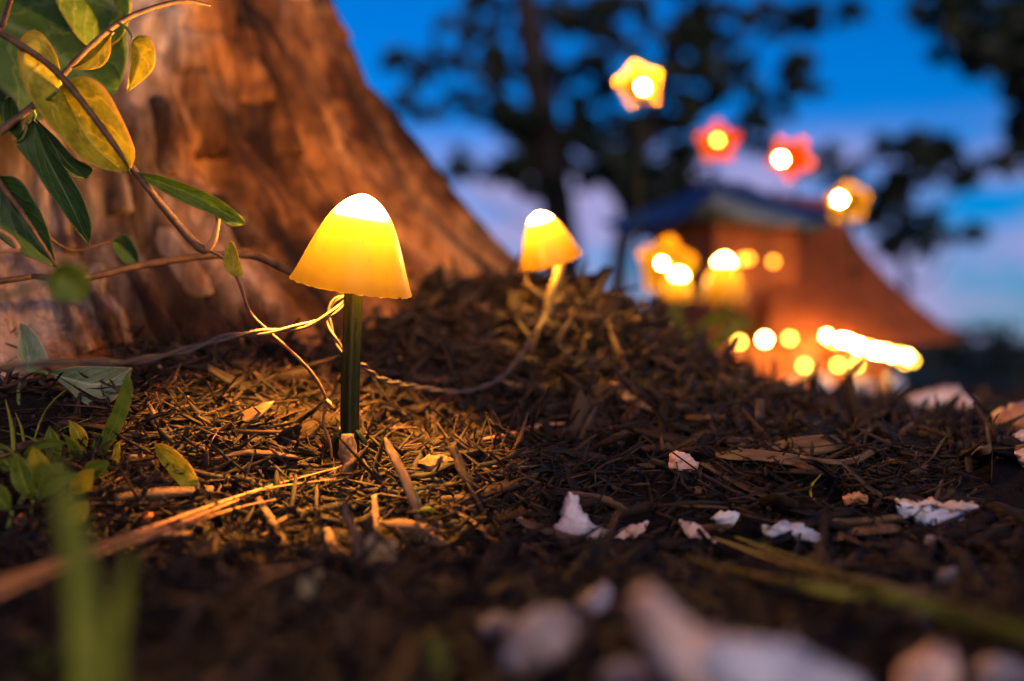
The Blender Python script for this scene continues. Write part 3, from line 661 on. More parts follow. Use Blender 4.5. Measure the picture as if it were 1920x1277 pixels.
    tube('petiole', [P(212, 452, .50), P(190, 458, .49), P(130, 470, .47), P(60, 420, .44), P(20, 380, .41)], [.0006, .0006, .0007, .0008, .0009], M_VINE, v, 20, 6)
    # larger leaves behind, out of focus
    leaf('leaf', (-60, 20), [(-40, 120), (20, 190), (60, 230)], [(60, -80), (170, -40), (228, 30), (240, 110)], [(60, 70), (140, 130)], (218, 175), .50, .495, L_DARK, v, .02)
    leaf('leaf', (110, -70), [(100, -10), (130, 50), (160, 85)], [(200, -60), (245, -10), (235, 60)], [(170, 0), (190, 50)], (195, 98), .485, .485, L_MID, v, .012)
    leaf('leaf', (-80, 60), [(-100, 160), (-50, 220), (-10, 240)], [(-30, 40), (20, 90), (40, 160)], [(-40, 130), (0, 200)], (22, 255), .52, .52, L_DARK, v, .02)
    tube('petiole', [P(-60, 20, .50), P(-90, 60, .50), P(-70, 10, .40)], [.0012, .0014, .0016], M_VINE, v, 14, 6)
    tube('petiole', [P(110, -70, .485), P(40, -40, .47), P(0, 62, .398)], [.0010, .0012, .0012], M_VINE, v, 14, 6)
    tube('petiole', [P(-80, 60, .52), P(-110, 40, .50), P(-70, 10, .40)], [.0010, .0012, .0012], M_VINE, v, 14, 6)
    # slim twig passing behind the lit cap
    tube('stem', [P(60, 520, .46), P(160, 522, .46), P(260, 500, .47), P(380, 482, .475), P(470, 480, .475), P(520, 498, .465), P(550, 516, .46)], [.0014, .0017, .0018, .0018, .0020, .0024, .0012], M_VINE, v, 40, 8)
    tube('stem', [P(60, 520, .46), P(-60, 540, .45), Vector((-.30, .43, .06)), g0], [.0014, .0016, .0018, .002], M_VINE, v, 24, 8)
vine()

def seedlings():
    def root_at(px, py): return on_ground(px, py)
    a = root_at(90, 950)
    s = empty('leafy_seedling', a, 'cluster of pale green seedlings sprouting beside the trunk', 'seedling')
    da = a.y
    def st(pts, r, m=M_GSTEM): tube('stem', pts, r, m, s, 20, 6)
    b = root_at(60, 920)
    st([b, P(40, 800, .43), P(35, 730, .45), P(52, 702, .46)], [.0011, .001, .0009, .0009])
    leaf('leaf', (52, 702), [(36, 680), (33, 650), (36, 615)], [(90, 680), (75, 640), (55, 615)], [(52, 660)], (38, 607), .46, .462, L_GREY, s, .004)
    st([P(52, 702, .46), P(75, 698, .458), P(90, 702, .455)], [.0009, .0009, .0009])
    leaf('leaf', Z5(240, 370), z5((330, 455), (400, 512), (480, 547), (570, 510), (630, 430)), z5((350, 345), (450, 338), (560, 342)), z5((360, 410), (500, 430)), Z5(662, 348), .455, .46, L_GREY, s, .008)
    st([root_at(170, 880), P(182, 860, .415), P(192, 850, .415)], [.0011, .001, .001])
    leaf('leaf', Z5(505, 810), z5((500, 700), (560, 560), (605, 440)), z5((590, 680), (638, 570), (662, 460)), z5((550, 680), (610, 540)), Z5(640, 372), .415, .40, L_MID, s, .004)
    leaf('leaf', Z5(490, 800), z5((462, 740), (470, 690)), z5((520, 740), (520, 690)), z5((490, 730)), Z5(440, 665), .415, .412, L_MID, s, .003, nu=16)
    leaf('leaf', Z5(385, 838), z5((345, 790), (335, 730)), z5((412, 770), (375, 715)), z5((372, 770)), Z5(306, 675), .415, .405, L_MID, s, .003, nu=16)
    leaf('leaf', Z5(120, 830), z5((130, 760), (190, 715), (260, 700)), z5((200, 760), (270, 740)), z5((190, 735)), Z5(340, 728), .40, .395, L_MID, s, .003, nu=16)
    leaf('leaf', Z5(565, 865), z5((560, 800), (570, 740)), z5((600, 800), (598, 750)), z5((580, 790)), Z5(592, 715), .412, .41, L_YEL, s, .002, nu=14)
    leaf('leaf', Z5(545, 930), z5((510, 900), (505, 860)), z5((560, 910), (540, 870)), z5((530, 890)), Z5(515, 845), .405, .40, L_YEL, s, .002, nu=14)
    leaf('leaf', Z5(400, 1030), z5((362, 1010), (362, 980)), z5((412, 1005), (408, 975)), z5((388, 1000)), Z5(400, 960), .40, .398, L_MID, s, .003, nu=14)
    leaf('leaf', Z5(200, 1010), z5((190, 930), (230, 880), (300, 865)), z5((300, 950), (360, 910)), z5((260, 910)), Z5(405, 880), .37, .362, L_MID, s, .004, nu=16)
    leaf('leaf', Z5(180, 960), z5((160, 900), (170, 850)), z5((260, 900), (260, 850)), z5((210, 890)), Z5(200, 822), .37, .365, L_MID, s, .004, nu=16)
    st([root_at(15, 945), P(40, 890, .40), P(46, 872, .40)], [.0011, .0012, .001]); st([P(46, 872, .40), P(60, 850, .40), P(90, 835, .398)], [.001, .0009, .0007])
    st([root_at(60, 945), P(65, 930, .385), P(70, 922, .372)], [.0012, .0011, .001]); st([root_at(33, 955), P(60, 900, .39), P(80, 880, .385)], [.0012, .0011, .0008])
    st([root_at(150, 870), P(150, 868, .416), P(144, 876, .415)], [.001, .001, .001])
    st([root_at(205, 985), P(196, 970, .385), P(192, 945, .39), P(205, 915, .40), P(218, 893, .404)], [.0018, .0020, .0017, .0016, .0015], M_CHIP)
    for k in range(5):
        px = random.uniform(-30, 120); py = random.uniform(850, 950); g = root_at(px, py)
        h = random.uniform(.012, .04); lean = Vector((random.uniform(-.02, .02), random.uniform(-.008, .008), 0))
        tube('blade', [g - Vector((0, 0, .002)), g + lean * .4 + Vector((0, 0, h * .6)), g + lean * 1.3 + Vector((0, 0, h))], [.0011, .0011, .0002], L_BLADE, s, 9, 5, .3)
    for (bx, by, tx, ty, w, dd, m) in [(60, 940, 30, 850, 16, .38, L_MID), (95, 915, 60, 838, 15, .385, L_YEL), (70, 930, 118, 868, 17, .375, L_MID), (130, 930, 175, 880, 14, .385, L_YEL), (35, 900, -5, 830, 16, .40, L_MID), (105, 875, 92, 800, 12, .41, L_MID), (150, 905, 205, 868, 13, .395, L_MID), (20, 960, -30, 905, 15, .37, L_MID), (120, 985, 165, 940, 14, .362, L_YEL), (160, 850, 130, 790, 11, .415, L_YEL)]:
        w *= 1.35; ux, uy = tx - bx, ty - by; nx_, ny_ = -uy / math.hypot(ux, uy) * w, ux / math.hypot(ux, uy) * w; jx = random.uniform(-.5, .5)
        L_ = [(bx + ux * k_ + nx_ * a_ + jx * nx_ * k_ * (1 - k_) * 2, by + uy * k_ + ny_ * a_ + jx * ny_ * k_ * (1 - k_) * 2) for k_, a_ in ((.25, .75), (.5, 1), (.78, .65))]
        R_ = [(bx + ux * k_ - nx_ * a_ + jx * nx_ * k_ * (1 - k_) * 2, by + uy * k_ - ny_ * a_ + jx * ny_ * k_ * (1 - k_) * 2) for k_, a_ in ((.25, .75), (.5, 1), (.78, .65))]
        leaf('leaf', (bx, by), L_, R_, [(bx + ux * .5 + jx * nx_ * .5, by + uy * .5 + jx * ny_ * .5)], (tx, ty), dd, dd - random.uniform(.0, .012), m, s, .004, nu=18, nv=5)
        g_ = root_at(bx + random.uniform(-8, 8), min(by + 30, 1000)); st([g_ - Vector((0, 0, .002)), g_.lerp(P(bx, by, dd), .6) + Vector((.001, 0, .001)), P(bx, by, dd)], [.0010, .0009, .0007])
    # the single sharp yellow-green leaf on its own stalk
    q = root_at(232, 925)
    y = empty('sprout', q, 'single bright yellow-green leaf on a bent stalk near the pine needles', 'sprout')
    tube('stem', [q - Vector((0, 0, .002)), P(243, 905, .412), P(262, 880, .410), P(292, 862, .408)], [.0010, .0009, .0008, .0007], M_VINE, y, 20, 7)
    leaf('leaf', Z5(768, 724), z5((785, 790), (850, 880), (915, 958), (960, 1020)), z5((840, 738), (925, 805), (980, 890), (1000, 970)), z5((835, 805), (930, 905)), Z5(990, 1047), .408, .398, L_YEL, y, .005)
    for (px, py, d_) in ((888, 828, .5), (862, 786, .6)):
        g = on_ground(px, py + 12); k = empty('tiny_sprout', g, 'tiny yellow-green sprout on the dark mulch behind the stem' if px > 870 else 'tiny lime sprout higher on the mulch behind the stem', 'sprout')
        for a_ in (-1, 1):
            c = g; leaf('leaf', (px, py + 12), [(px + a_ * 4 - 6, py)], [(px + a_ * 4 + 6, py)], [(px + a_ * 4, py)], (px + a_ * 14, py - 16), g.y, g.y - .004, L_YEL, k, .002, nu=10, nv=4)
    g = on_ground(1523, 935); k = tag(tube('sprout', [g - Vector((0, 0, .002)), P(1520, 915, g.y), P(1540, 890, g.y)], [.0009, .0014, .0003], L_YEL, None, 12, 6, .4), 'small upright yellow grass tip standing near the white shells', 'sprout')
    g = on_ground(800, 975, .3); k = tag(tube('sprout', [P(790, 968, .388), P(797, 956, .386), P(808, 958, .386), P(812, 966, .386)], [.0010, .0022, .0022, .0004], L_MID, None, 12, 7, .5), 'curled green seedling tip beside the long splinter', 'sprout')
seedlings()

def blades():
    def blade(name, pts, wpx, mat, label, n=40, lie=False):
        if lie: pts = [(p[0], p[1], gd(p[0], min(p[1], 1270), .0125)) for p in pts]
        path = catmull([P(*p) for p in pts], n); v, f, uv = [], [], []
        for i, p in enumerate(path):
            u = i / (n - 1); d = p.y; t = (path[min(i + 1, n - 1)] - path[max(i - 1, 0)]).normalized()
            a = t.cross(Vector((0, 1, 0.25))).normalized(); nn = a.cross(t)
            w = interp(wpx, u) / F * d / 2
            for s in (-1, -.5, 0, .5, 1): v.append(p + a * s * w + nn * (.25 * w * (1 - s * s))); uv.append((u, s))
            for s in (1, .5, 0, -.5, -1): v.append(p + a * s * w + nn * (.25 * w * (1 - s * s)) - nn * .0003); uv.append((u, s))
        for i in range(n - 1):
            for k in range(10): f.append((i * 10 + k, i * 10 + (k + 1) % 10, (i + 1) * 10 + (k + 1) % 10, (i + 1) * 10 + k))
        f.append(tuple(range(10))); f.append(tuple((n - 1) * 10 + k for k in range(10)))
        tag(mesh(name, v, f, mat, None, True, uv), label, 'grass blade')
    blade('grass_blade', [(1285, 1048, .292), (1400, 1078, .282), (1500, 1098, .272), (1620, 1120, .262)], [8, 20, 22, 14], L_OLIVE, 'olive grass blade with tan tip lying below the shells', lie=True)
    blade('grass_blade', [(1340, 1010, .300), (1450, 1050, .285), (1600, 1098, .265), (1760, 1145, .25), (1960, 1215, .232)], [8, 20, 32, 34, 30], L_OLIVE, 'broad yellow-green grass blade slanting across the dark mulch', lie=True)
    blade('grass_blade', [(1380, 1008, .310), (1480, 1045, .296), (1620, 1095, .28), (1800, 1150, .262), (1960, 1190, .25)], [8, 18, 20, 26, 24], L_BLADE, 'narrow green grass blade lying along the broad one', lie=True)
    blade('grass_blade', [(170, 1480, .180), (162, 1250, .182), (150, 1080, .186), (122, 940, .192), (96, 850, .20)], [58, 66, 62, 50, 10], L_BLADE, 'tall blurred green grass blade rising before the seedlings')
    blade('grass_blade', [(200, 1480, .182), (206, 1280, .184), (222, 1150, .19), (250, 1030, .20)], [44, 48, 38, 8], L_BLADE, 'shorter blurred green blade beside the tall one')
    blade('grass_blade', [(815, 1300, .215), (822, 1250, .218), (815, 1200, .222)], [26, 40, 22], L_BLADE, 'small blurred lime grass tip poking from the dark mulch')
    blade('grass_blade', [(-40, 1330, .215), (20, 1290, .218), (80, 1240, .225), (120, 1225, .23)], [30, 40, 36, 10], L_MID, 'blurred dark green blade low beside the tall grass blade')
    blade('grass_blade', [(570, 1118, .285), (582, 1090, .288), (600, 1072, .29)], [22, 36, 14], L_GREY, 'pale grey-green leaf tip lying before the faded needle piece', lie=True)
    blade('grass_blade', [(1310, 620, 1.08), (1340, 600, 1.07), (1370, 590, 1.06), (1400, 598, 1.05)], [14, 24, 24, 8], L_BLADE, 'lamp-lit grass blade arching below the tall mushroom lamp')
    blade('grass_blade', [(1330, 660, 1.06), (1360, 628, 1.05), (1390, 612, 1.05), (1415, 612, 1.05)], [14, 24, 20, 6], L_BLADE, 'lower lamp-lit blade curving toward the string lights')
    blade('grass_blade', [(1290, 640, 1.15), (1270, 600, 1.14), (1262, 570, 1.14)], [20, 24, 6], L_BLADE, 'upright lamp-lit blade under the small tilted mushroom lamp')
blades()

# ---------------------------------------------------------------- shells, seeds, flakes
def chunk(name, outline, d, depth, mat, label, cat='shell fragment', lean=0.0, rough=0.0020, n=64):
    """solid ragged fragment: traced outline at distance d, bulging to depth"""
    cen = Vector((sum(p[0] for p in outline) / len(outline), sum(p[1] for p in outline) / len(outline), 0))
    O = [Vector((*p, 0)) for p in outline]; O = catmull(O + [O[0]], n + 1)[:-1]
    ext = max(p.x for p in O) - min(p.x for p in O)
    O = [p + Vector((noise.noise((p.x * .11, p.y * .11, 3)), noise.noise((p.x * .11, p.y * .11, 8)), 0)) * ext * .045 + Vector((random.uniform(-1, 1), random.uniform(-1, 1), 0)) * ext * .012 for p in O]
    ymax = max(p.y for p in O); v, f = [], []
    seed = cen.x * .37
    rings = [(1.0, 0), (.9, .55), (.68, .85), (.38, 1.0), (.12, 1.05)]
    def add(sgn):
        st = len(v)
        for (k, b) in rings[(0 if sgn < 0 else 1):]:
            for p in O:
                q = cen.lerp(p, k); dd = d + lean * (ymax - q.y) / F * d + sgn * depth * .5 * b
                w = P(q.x, q.y, dd); w += Vector((0, 1, .4)) * rough * noise.noise(w * 160 + Vector((seed, 0, 0))) * (2 if k < 1 else .4) + Vector((1, 0, 1)) * rough * .8 * noise.noise(w * 420)
                v.append(w)
        return st
    a = add(-1); b = add(1)
    def ringf(s, cnt):
        for r in range(cnt - 1):
            for k in range(n): yield (s + r * n + k, s + r * n + (k + 1) % n, s + (r + 1) * n + (k + 1) % n, s + (r + 1) * n + k)
    f += list(ringf(a, 5)); f += [t[::-1] for t in ringf(b, 4)]
    for k in range(n): f.append((a + k, b + k, b + (k + 1) % n, a + (k + 1) % n))
    f.append(tuple(a + 4 * n + k for k in range(n))); f.append(tuple(b + 3 * n + k for k in range(n))[::-1])
    return tag(mesh(name, v, f, mat), label, cat)
def shells():
    d = gd(1090, 1022)
    chunk('shell_fragment', [(1066, 925), (1084, 930), (1090, 955), (1112, 982), (1150, 1000), (1140, 1020), (1090, 1024), (1052, 1020), (1034, 1008), (1036, 990), (1050, 975), (1056, 945)], d + .006, .012, M_SHELL, 'peaked pinkish white shell fragment standing on the mulch', lean=.2, rough=.0009)
    chunk('shell_fragment', [(1150, 1003), (1180, 985), (1215, 982), (1200, 1005), (1160, 1018), (1140, 1020)], d + .008, .008, M_SHELL_P, 'small brown shell bit touching the peaked fragment')
    chunk('shell_fragment', [(1335, 972), (1365, 960), (1388, 965), (1375, 985), (1350, 992)], gd(1365, 990), .006, M_SHELL_W, 'small bluish white shell shard half buried in mulch')
    chunk('shell_fragment', [(1425, 990), (1465, 980), (1500, 985), (1535, 1005), (1530, 1018), (1480, 1012), (1440, 1005)], gd(1480, 1015), .006, M_SHELL_W, 'flat split bluish shell shard beside the olive grass blades')
    chunk('shell_fragment', [(1675, 940), (1720, 945), (1770, 958), (1810, 962), (1808, 985), (1785, 992), (1780, 1005), (1745, 1000), (1720, 980), (1690, 965)], gd(1745, 1005) + .004, .008, M_SHELL_W, 'largest bright white shell slab with tan edge', lean=.4)
    chunk('shell_fragment', [(1690, 940), (1760, 942), (1830, 946), (1822, 956), (1760, 956), (1700, 948)], gd(1745, 1005) + .010, .006, M_SHELL_P, 'tan shell strip lying along the white slab edge')
    chunk('shell_fragment', [(1740, 1008), (1765, 1010), (1775, 1020), (1755, 1024), (1738, 1018)], gd(1755, 1024), .005, M_SHELL_W, 'tiny white shell bead under the white slab')
    chunk('shell_fragment', [(1255, 852), (1275, 845), (1300, 862), (1305, 880), (1280, 888), (1255, 880)], gd(1280, 888) + .005, .012, M_SHELL_P, 'rounded pink shell pebble on the dark mulch')
    chunk('shell_fragment', [(1185, 1108), (1215, 1105), (1250, 1135), (1290, 1170), (1350, 1192), (1430, 1210), (1510, 1240), (1560, 1275), (1580, 1340), (1400, 1360), (1300, 1330), (1240, 1270), (1200, 1190), (1182, 1140)], gd(1400, 1262, .016), .016, M_SHELL_P, 'big blurred pink and white shell branch close to the ground', lean=-.1, rough=.0010)
    chunk('shell_fragment', [(1350, 1195), (1440, 1200), (1540, 1238), (1620, 1285), (1600, 1340), (1460, 1360), (1360, 1320), (1300, 1240)], gd(1400, 1262, .017) - .004, .016, M_SHELL_W, 'blurred white shell crust lying over the pink branch', rough=.0012)
    chunk('shell_fragment', [(1700, 1240), (1740, 1215), (1785, 1225), (1795, 1270), (1770, 1330), (1700, 1330), (1680, 1280)], gd(1740, 1262, .014), .012, M_SHELL_P, 'blurred tan shell knob beyond the big shell branch')
    chunk('shell_fragment', [(950, 1190), (985, 1155), (1040, 1140), (1085, 1160), (1075, 1210), (1030, 1250), (970, 1270), (940, 1240)], gd(1000, 1250, .010), .012, M_SHELL_D, 'blurred dull grey shell lump on the near mulch')
    chunk('shell_fragment', [(895, 1180), (930, 1160), (970, 1165), (955, 1200), (915, 1210)], gd(920, 1200, .007), .008, M_SHELL_D, 'blurred faint pink shell chip touching the grey lump')
    chunk('shell_fragment', [(1080, 1130), (1130, 1095), (1150, 1110), (1130, 1150), (1090, 1160)], gd(1100, 1155, .007), .008, M_SHELL_D, 'blurred dull shell sliver behind the grey lump')
    chunk('shell_fragment', [(1750, 1075), (1790, 1068), (1800, 1085), (1765, 1095)], gd(1775, 1095), .005, M_SHELL_D, 'small grey shell speck beside the broad grass blade')
    chunk('shell_fragment', [(1120, 1260), (1180, 1240), (1240, 1262), (1230, 1310), (1140, 1310)], gd(1180, 1270, .010), .010, M_SHELL_D, 'blurred grey shell piece before the pink branch')
    chunk('shell_fragment', [(1830, 1250), (1890, 1235), (1935, 1260), (1925, 1320), (1840, 1320)], gd(1880, 1270, .010), .010, M_SHELL_D, 'blurred pale shell piece beside the broad grass blade end')
    chunk('shell_fragment', [(1685, 760), (1720, 738), (1780, 725), (1810, 735), (1790, 758), (1740, 778), (1690, 782)], gd(1735,782), .03, M_SHELL_P, 'pale pink shell slab leaning before the lit house')
    chunk('shell_fragment', [(1770, 760), (1800, 742), (1830, 752), (1815, 775), (1780, 778)], gd(1800,778), .02, M_SHELL_P, 'amber-lit shell beside the pale pink slab')
    chunk('wood_block', [(1850, 790), (1880, 765), (1940, 755), (1960, 800), (1920, 830), (1860, 820)], gd(1900,828), 0.04, M_STRAW, 'wood block with lamp orange painted in, on the right edge of the mulch', 'wood block')  # glow of a lamp out of view is put into the block's colour
    chunk('pebble', [(1900, 815), (1925, 805), (1945, 820), (1935, 842), (1905, 838)], gd(1920,840), .015, M_SHELL, 'small white pebble below the wood block', 'pebble')
    chunk('pebble', [(1908, 850), (1930, 845), (1940, 868), (1915, 874)], gd(1925,872), .012, M_SHELL_P, 'small amber pebble below the white pebble', 'pebble')
    for i, (a, b, w, h, m, lab) in enumerate([(1535, 722, 26, 18, M_SHELL_W, 'bluish stone under the amber lights beside the house'), (1612, 728, 30, 18, M_SHELL, 'pink-grey stone under the eave lights of the house'), (1675, 722, 20, 20, M_SHELL_W, 'grey stone at the house corner below the bright lights'), (1480, 725, 24, 14, M_SHELL_P, 'small orange-lit stone before the house')]):
        chunk('garden_stone', [(a - w, b + h * .4), (a - w * .6, b - h * .7), (a, b - h), (a + w * .8, b - h * .6), (a + w, b + h * .5), (a, b + h)], 1.50, .05, m, lab, 'stone')
    # dry flake glowing behind the pale splinter
    chunk('dry_flake', [(690, 1010), (702, 1000), (712, 1015), (735, 1020), (742, 1045), (735, 1062), (712, 1068), (700, 1075), (690, 1072), (686, 1040)], gd(712,1075), .004, L_DRY, 'crumpled amber dry leaf flake behind the pale splinter', 'dry leaf', rough=.0025)
    chunk('dry_flake', [(963, 970), (978, 976), (994, 990), (988, 995), (970, 985)], gd(980, 995), .002, L_DRY, 'small tan leaf flake on the mulch near the peaked shell', 'dry leaf')
    chunk('bark_flake', [(1578, 932), (1600, 925), (1625, 930), (1628, 945), (1590, 948)], gd(1600, 950), .004, M_STRAW, 'rust orange bark flake near the white slab', 'bark flake')
    chunk('shell_fragment', [(1272, 982), (1290, 985), (1330, 1005), (1345, 1018), (1310, 1015), (1285, 1000)], gd(1310, 1016), .004, M_SHELL_P, 'tan shell sliver pointing at the olive grass blade')
    chunk('wood_flake', [(740, 992), (780, 985), (815, 1000), (835, 1022), (800, 1030), (760, 1018)], gd(790,1028), .006, M_CHIP, 'flat brown wood flake right of the amber dry leaf', 'wood flake')
    chunk('wood_flake', [(780, 868), (810, 855), (850, 868), (840, 885), (800, 890)], gd(815,890), .008, M_CHIP, 'fibrous golden wood flake in the pool of lamp light', 'wood flake')
    labs = ['orange seed beside the yellow-green leaf stalk', 'orange seed left of the seedling cluster', 'orange seed under the long pine needle', 'orange seed behind the blunt splinter at the stem', 'orange seed right of the stem prong']
    for (px, py, dd, r), lab in zip([(266, 865, .44, .0023), (39, 978, .37, .0023), (277, 969, .385, .0020), (600, 858, .448, .0030), (668, 845, .448, .0022)], labs):
        c = P(px, py, dd); g = ground(c.x, c.y)
        vv, ff, uv = lathe_geo([(0.0001, -1), (.5, -.86), (.87, -.5), (1, 0), (.87, .5), (.5, .86), (.16, .97), (.12, 1.1), (.0001, 1.12)], 14, lambda a, t: 1 + .05 * math.sin(3 * a))
        o = mesh('seed', [c + (v_ * r) for v_ in vv], ff, M_BERRY); tag(o, lab, 'seed')
shells()
def grit():
    a = []
    while len(a) < 170:
        x = random.uniform(-.24, -.04); y = random.uniform(.465, .60); 
        if math.hypot(x - TRX, y - TRY) > .46 and random.random() < .9: a.append((x, y, ground(x, y) + .004))
    a = np.array(a); n = len(a)
    o = shards('sand_grit', a, rng.gamma(2, .0006, n) + .0004, rng.gamma(2, .0005, n) + .0004, rng.gamma(2, .0004, n) + .0003, rng.uniform(0, 6, n), rng.uniform(-1, 1, n), rng.uniform(-1, 1, n), M_CHIP_P)
    tag(o, 'pale sand grains scattered on dark soil beneath the trunk', 'sand', kind='stuff')
grit()

# ---------------------------------------------------------------- lamps
CAP_PROF = [(0.0, 1.0), (.045, .998), (.11, .985), (.20, .955), (.30, .905), (.39, .845), (.48, .765), (.565, .67), (.645, .56), (.715, .45), (.785, .335), (.85, .22), (.915, .11), (.968, .03), (1.0, -.012)]
def ico(r, sub=2):
    bm = bmesh.new(); bmesh.ops.create_icosphere(bm, subdivisions=sub, radius=r); me = bpy.data.meshes.new('bulb'); bm.to_mesh(me); bm.free(); return me

def mushroom(label, rim, axis, rad, h, stem_pts, stem_r, mat, led_r, led_mat, led_t=.66, near=False, stem_mat=None):
    base = Vector(stem_pts[-1])
    root = empty('mushroom_lamp', base, label, 'garden lamp')
    axis = Vector(axis).normalized(); q = axis.to_track_quat('Z', 'Y').to_matrix().to_4x4()
    T = Matrix.Translation(rim) @ q
    seg = 96 if near else 40
    def wob(a, t):
        fl = (0.007 * math.cos(a * 11 + .6) + .004 * math.cos(a * 5) + .003 * math.cos(a * 23)) * t * t
        t = max(0, t); return 1 + fl + (0.006 * noise.noise((math.cos(a) * 3, math.sin(a) * 3, t * 3)) * t)
    prof = catmull([(r * rad, z * h, 0) for r, z in CAP_PROF], 90 if near else 44)
    full = [(max(p.x, 1e-5), p.y) for p in prof]; outer = [p for p in full if p[1] < h * (led_t + (.115 if mat.name.startswith('yellow_plastic') and 'far' not in mat.name else .055))]
    wob2 = lambda a, t: wob(a, .45 + .55 * t)
    v, f, uv = lathe_geo(outer, seg, wob2)
    if near:                                   # moulding flash along the rim
        for k in range(seg):
            i = (len(outer) - 1) * seg + k; v[i].z += .0006 * noise.noise((k * .7, 2, 0)) + .0004 * noise.noise((k * 2.1, 5, 0))
    n = len(v); th = .0007
    last = (len(outer) - 1) * seg
    v += [Vector((v[last + k].x * (1 - th / rad * 2), v[last + k].y * (1 - th / rad * 2), v[last + k].z + .0004)) for k in range(seg)]
    f += [(last + k, last + (k + 1) % seg, n + (k + 1) % seg, n + k) for k in range(seg)]
    uv += [(k / seg, 1) for k in range(seg)]
    mesh('cap', [T @ p for p in v], f, mat, root, True, uv)
    # stem with three moulded ribs
    path = catmull(stem_pts, 40); ns = 36; sv, sf = [], []
    for i, p in enumerate(path):
        t = (path[min(i + 1, 39)] - path[max(i - 1, 0)]).normalized(); a = Vector((1, 0, 0)); a = (a - t * a.dot(t)).normalized(); b = t.cross(a)
        for k in range(ns):
            an = 2 * math.pi * k / ns; rr = stem_r * (1 + .17 * math.cos(an * 4 + .4)) ; sv.append(p + a * math.cos(an) * rr + b * math.sin(an) * rr)
    for i in range(39):
        for k in range(ns): sf.append((i * ns + k, i * ns + (k + 1) % ns, (i + 1) * ns + (k + 1) % ns, (i + 1) * ns + k))
    sf.append(tuple(range(ns))); sf.append(tuple(39 * ns + k for k in range(ns))[::-1])
    mesh('stem', sv, sf, stem_mat or M_STEM, root)
    top = T @ Vector((0, 0, h * (led_t - .10)))
    holder = tube('lamp_holder', [path[0] - (path[0] - path[1]).normalized() * -.002, (path[0] + top) / 2, T @ Vector((0, 0, h * led_t))], [stem_r * .75, stem_r * .30, stem_r * .12], M_PALE, root, 8, 14)
    # frosted bulb that fills the tip of the cap
    dome = [(max(1e-5, p[0] * led_r - .00012 - .0030 * sst(h * (led_t + .09), h * led_t - .0012, p[1])), p[1] - .0001) for p in full if p[1] >= h * led_t - .0012]
    dv, df, du = lathe_geo(dome, 32); mesh('bulb', [T @ p for p in dv], df, led_mat, holder)
    er, ez = dome[-1]                           # white socket ring that seals the tip, with an added unseen downlight for ground and cap
    rv, rf, _ = lathe_geo([(er, ez), (er * 1.02, ez - .0006), (er * .95, ez - .0010), (er * .4, ez - .0012), (1e-5, ez - .0012)], 32); mesh('socket_ring', [T @ p for p in rv], rf, M_PALE, holder)
    lr = rad * .19
    lv, lf, _ = lathe_geo([(lr, ez - .0013), (lr, ez - .0020), (lr * .8, ez - .0026), (1e-5, ez - .0028)], 20); mesh('lamp', [T @ p for p in lv], lf, M_DOWNLIGHT if near else M_DOWNLIGHT_2, holder)
    return root

def lamps():
    d = .435
    rim = P(659, 536, d); apex = P(684, 366, d - .006)
    ax = apex - rim
    b = on_ground(656, 850); b = Vector((P(656, 850, d).x, d, ground(P(656, 850, d).x, d)))
    r = mushroom('large sharp yellow mushroom lamp with dark green stem in the mulch', rim, ax, 115 / F * d, ax.length, [P(663, 548, d), P(660, 640, d), P(656, 760, d), b - Vector((0, 0, .012))], 15.2 / F * d, M_CAP, .992, M_LED, .725, True)
    for s in (-1, 1):                          # curved prongs of the ground stake
        c = P(654, 815, d)
        tube('stake_prong', [c + Vector((s * .0015, 0, .003)), c + Vector((s * .005, 0, -.001)), c + Vector((s * .0072, 0, -.006)), c + Vector((s * .0078, 0, -.022))], [.0012, .0022, .0020, .0014], M_STEM, r, 16, 8, .7)
    d = .60
    rim = P(1033, 489, d); ax = P(1009, 400, d - .008) - rim; g = P(1022, 600, .615); g.z = ground(g.x, g.y)
    mushroom('smaller yellow mushroom lamp tilted on a pale curved stem beside the root', rim, ax, 61 / F * d, ax.length, [P(1044, 480, d), P(1050, 500, d), P(1042, 530, d), P(1030, 565, .605), g - Vector((0, 0, .01))], 8 / F * d, M_CAP_2, .992, M_LED_2, .77, False, M_PALE)
    d = 1.10
    rim = P(1357, 566, d); ax = Vector((0, -.004, 86 / F * d)); g = P(1357, 660, d); g.z = ground(g.x, g.y)
    mushroom('yellow mushroom lamp with whitest top, standing between flower lamp and house', rim, ax, 46 / F * d, ax.length, [P(1357, 560, d), P(1357, 600, d), g - Vector((0, 0, .01))], .0035, M_CAP_FAR, .992, M_LED_F, .76)
    d = 1.18
    rim = P(1269, 555, d); ax = P(1274, 508, d - .012) - rim; g = P(1290, 640, d); g.z = ground(g.x, g.y)
    mushroom('small tilted yellow mushroom lamp below the yellow flower lamp', rim, ax, 33 / F * d, ax.length, [P(1268, 548, d), P(1275, 580, d), g - Vector((0, 0, .01))], .003, M_CAP_FAR, .992, M_LED_F, .74)

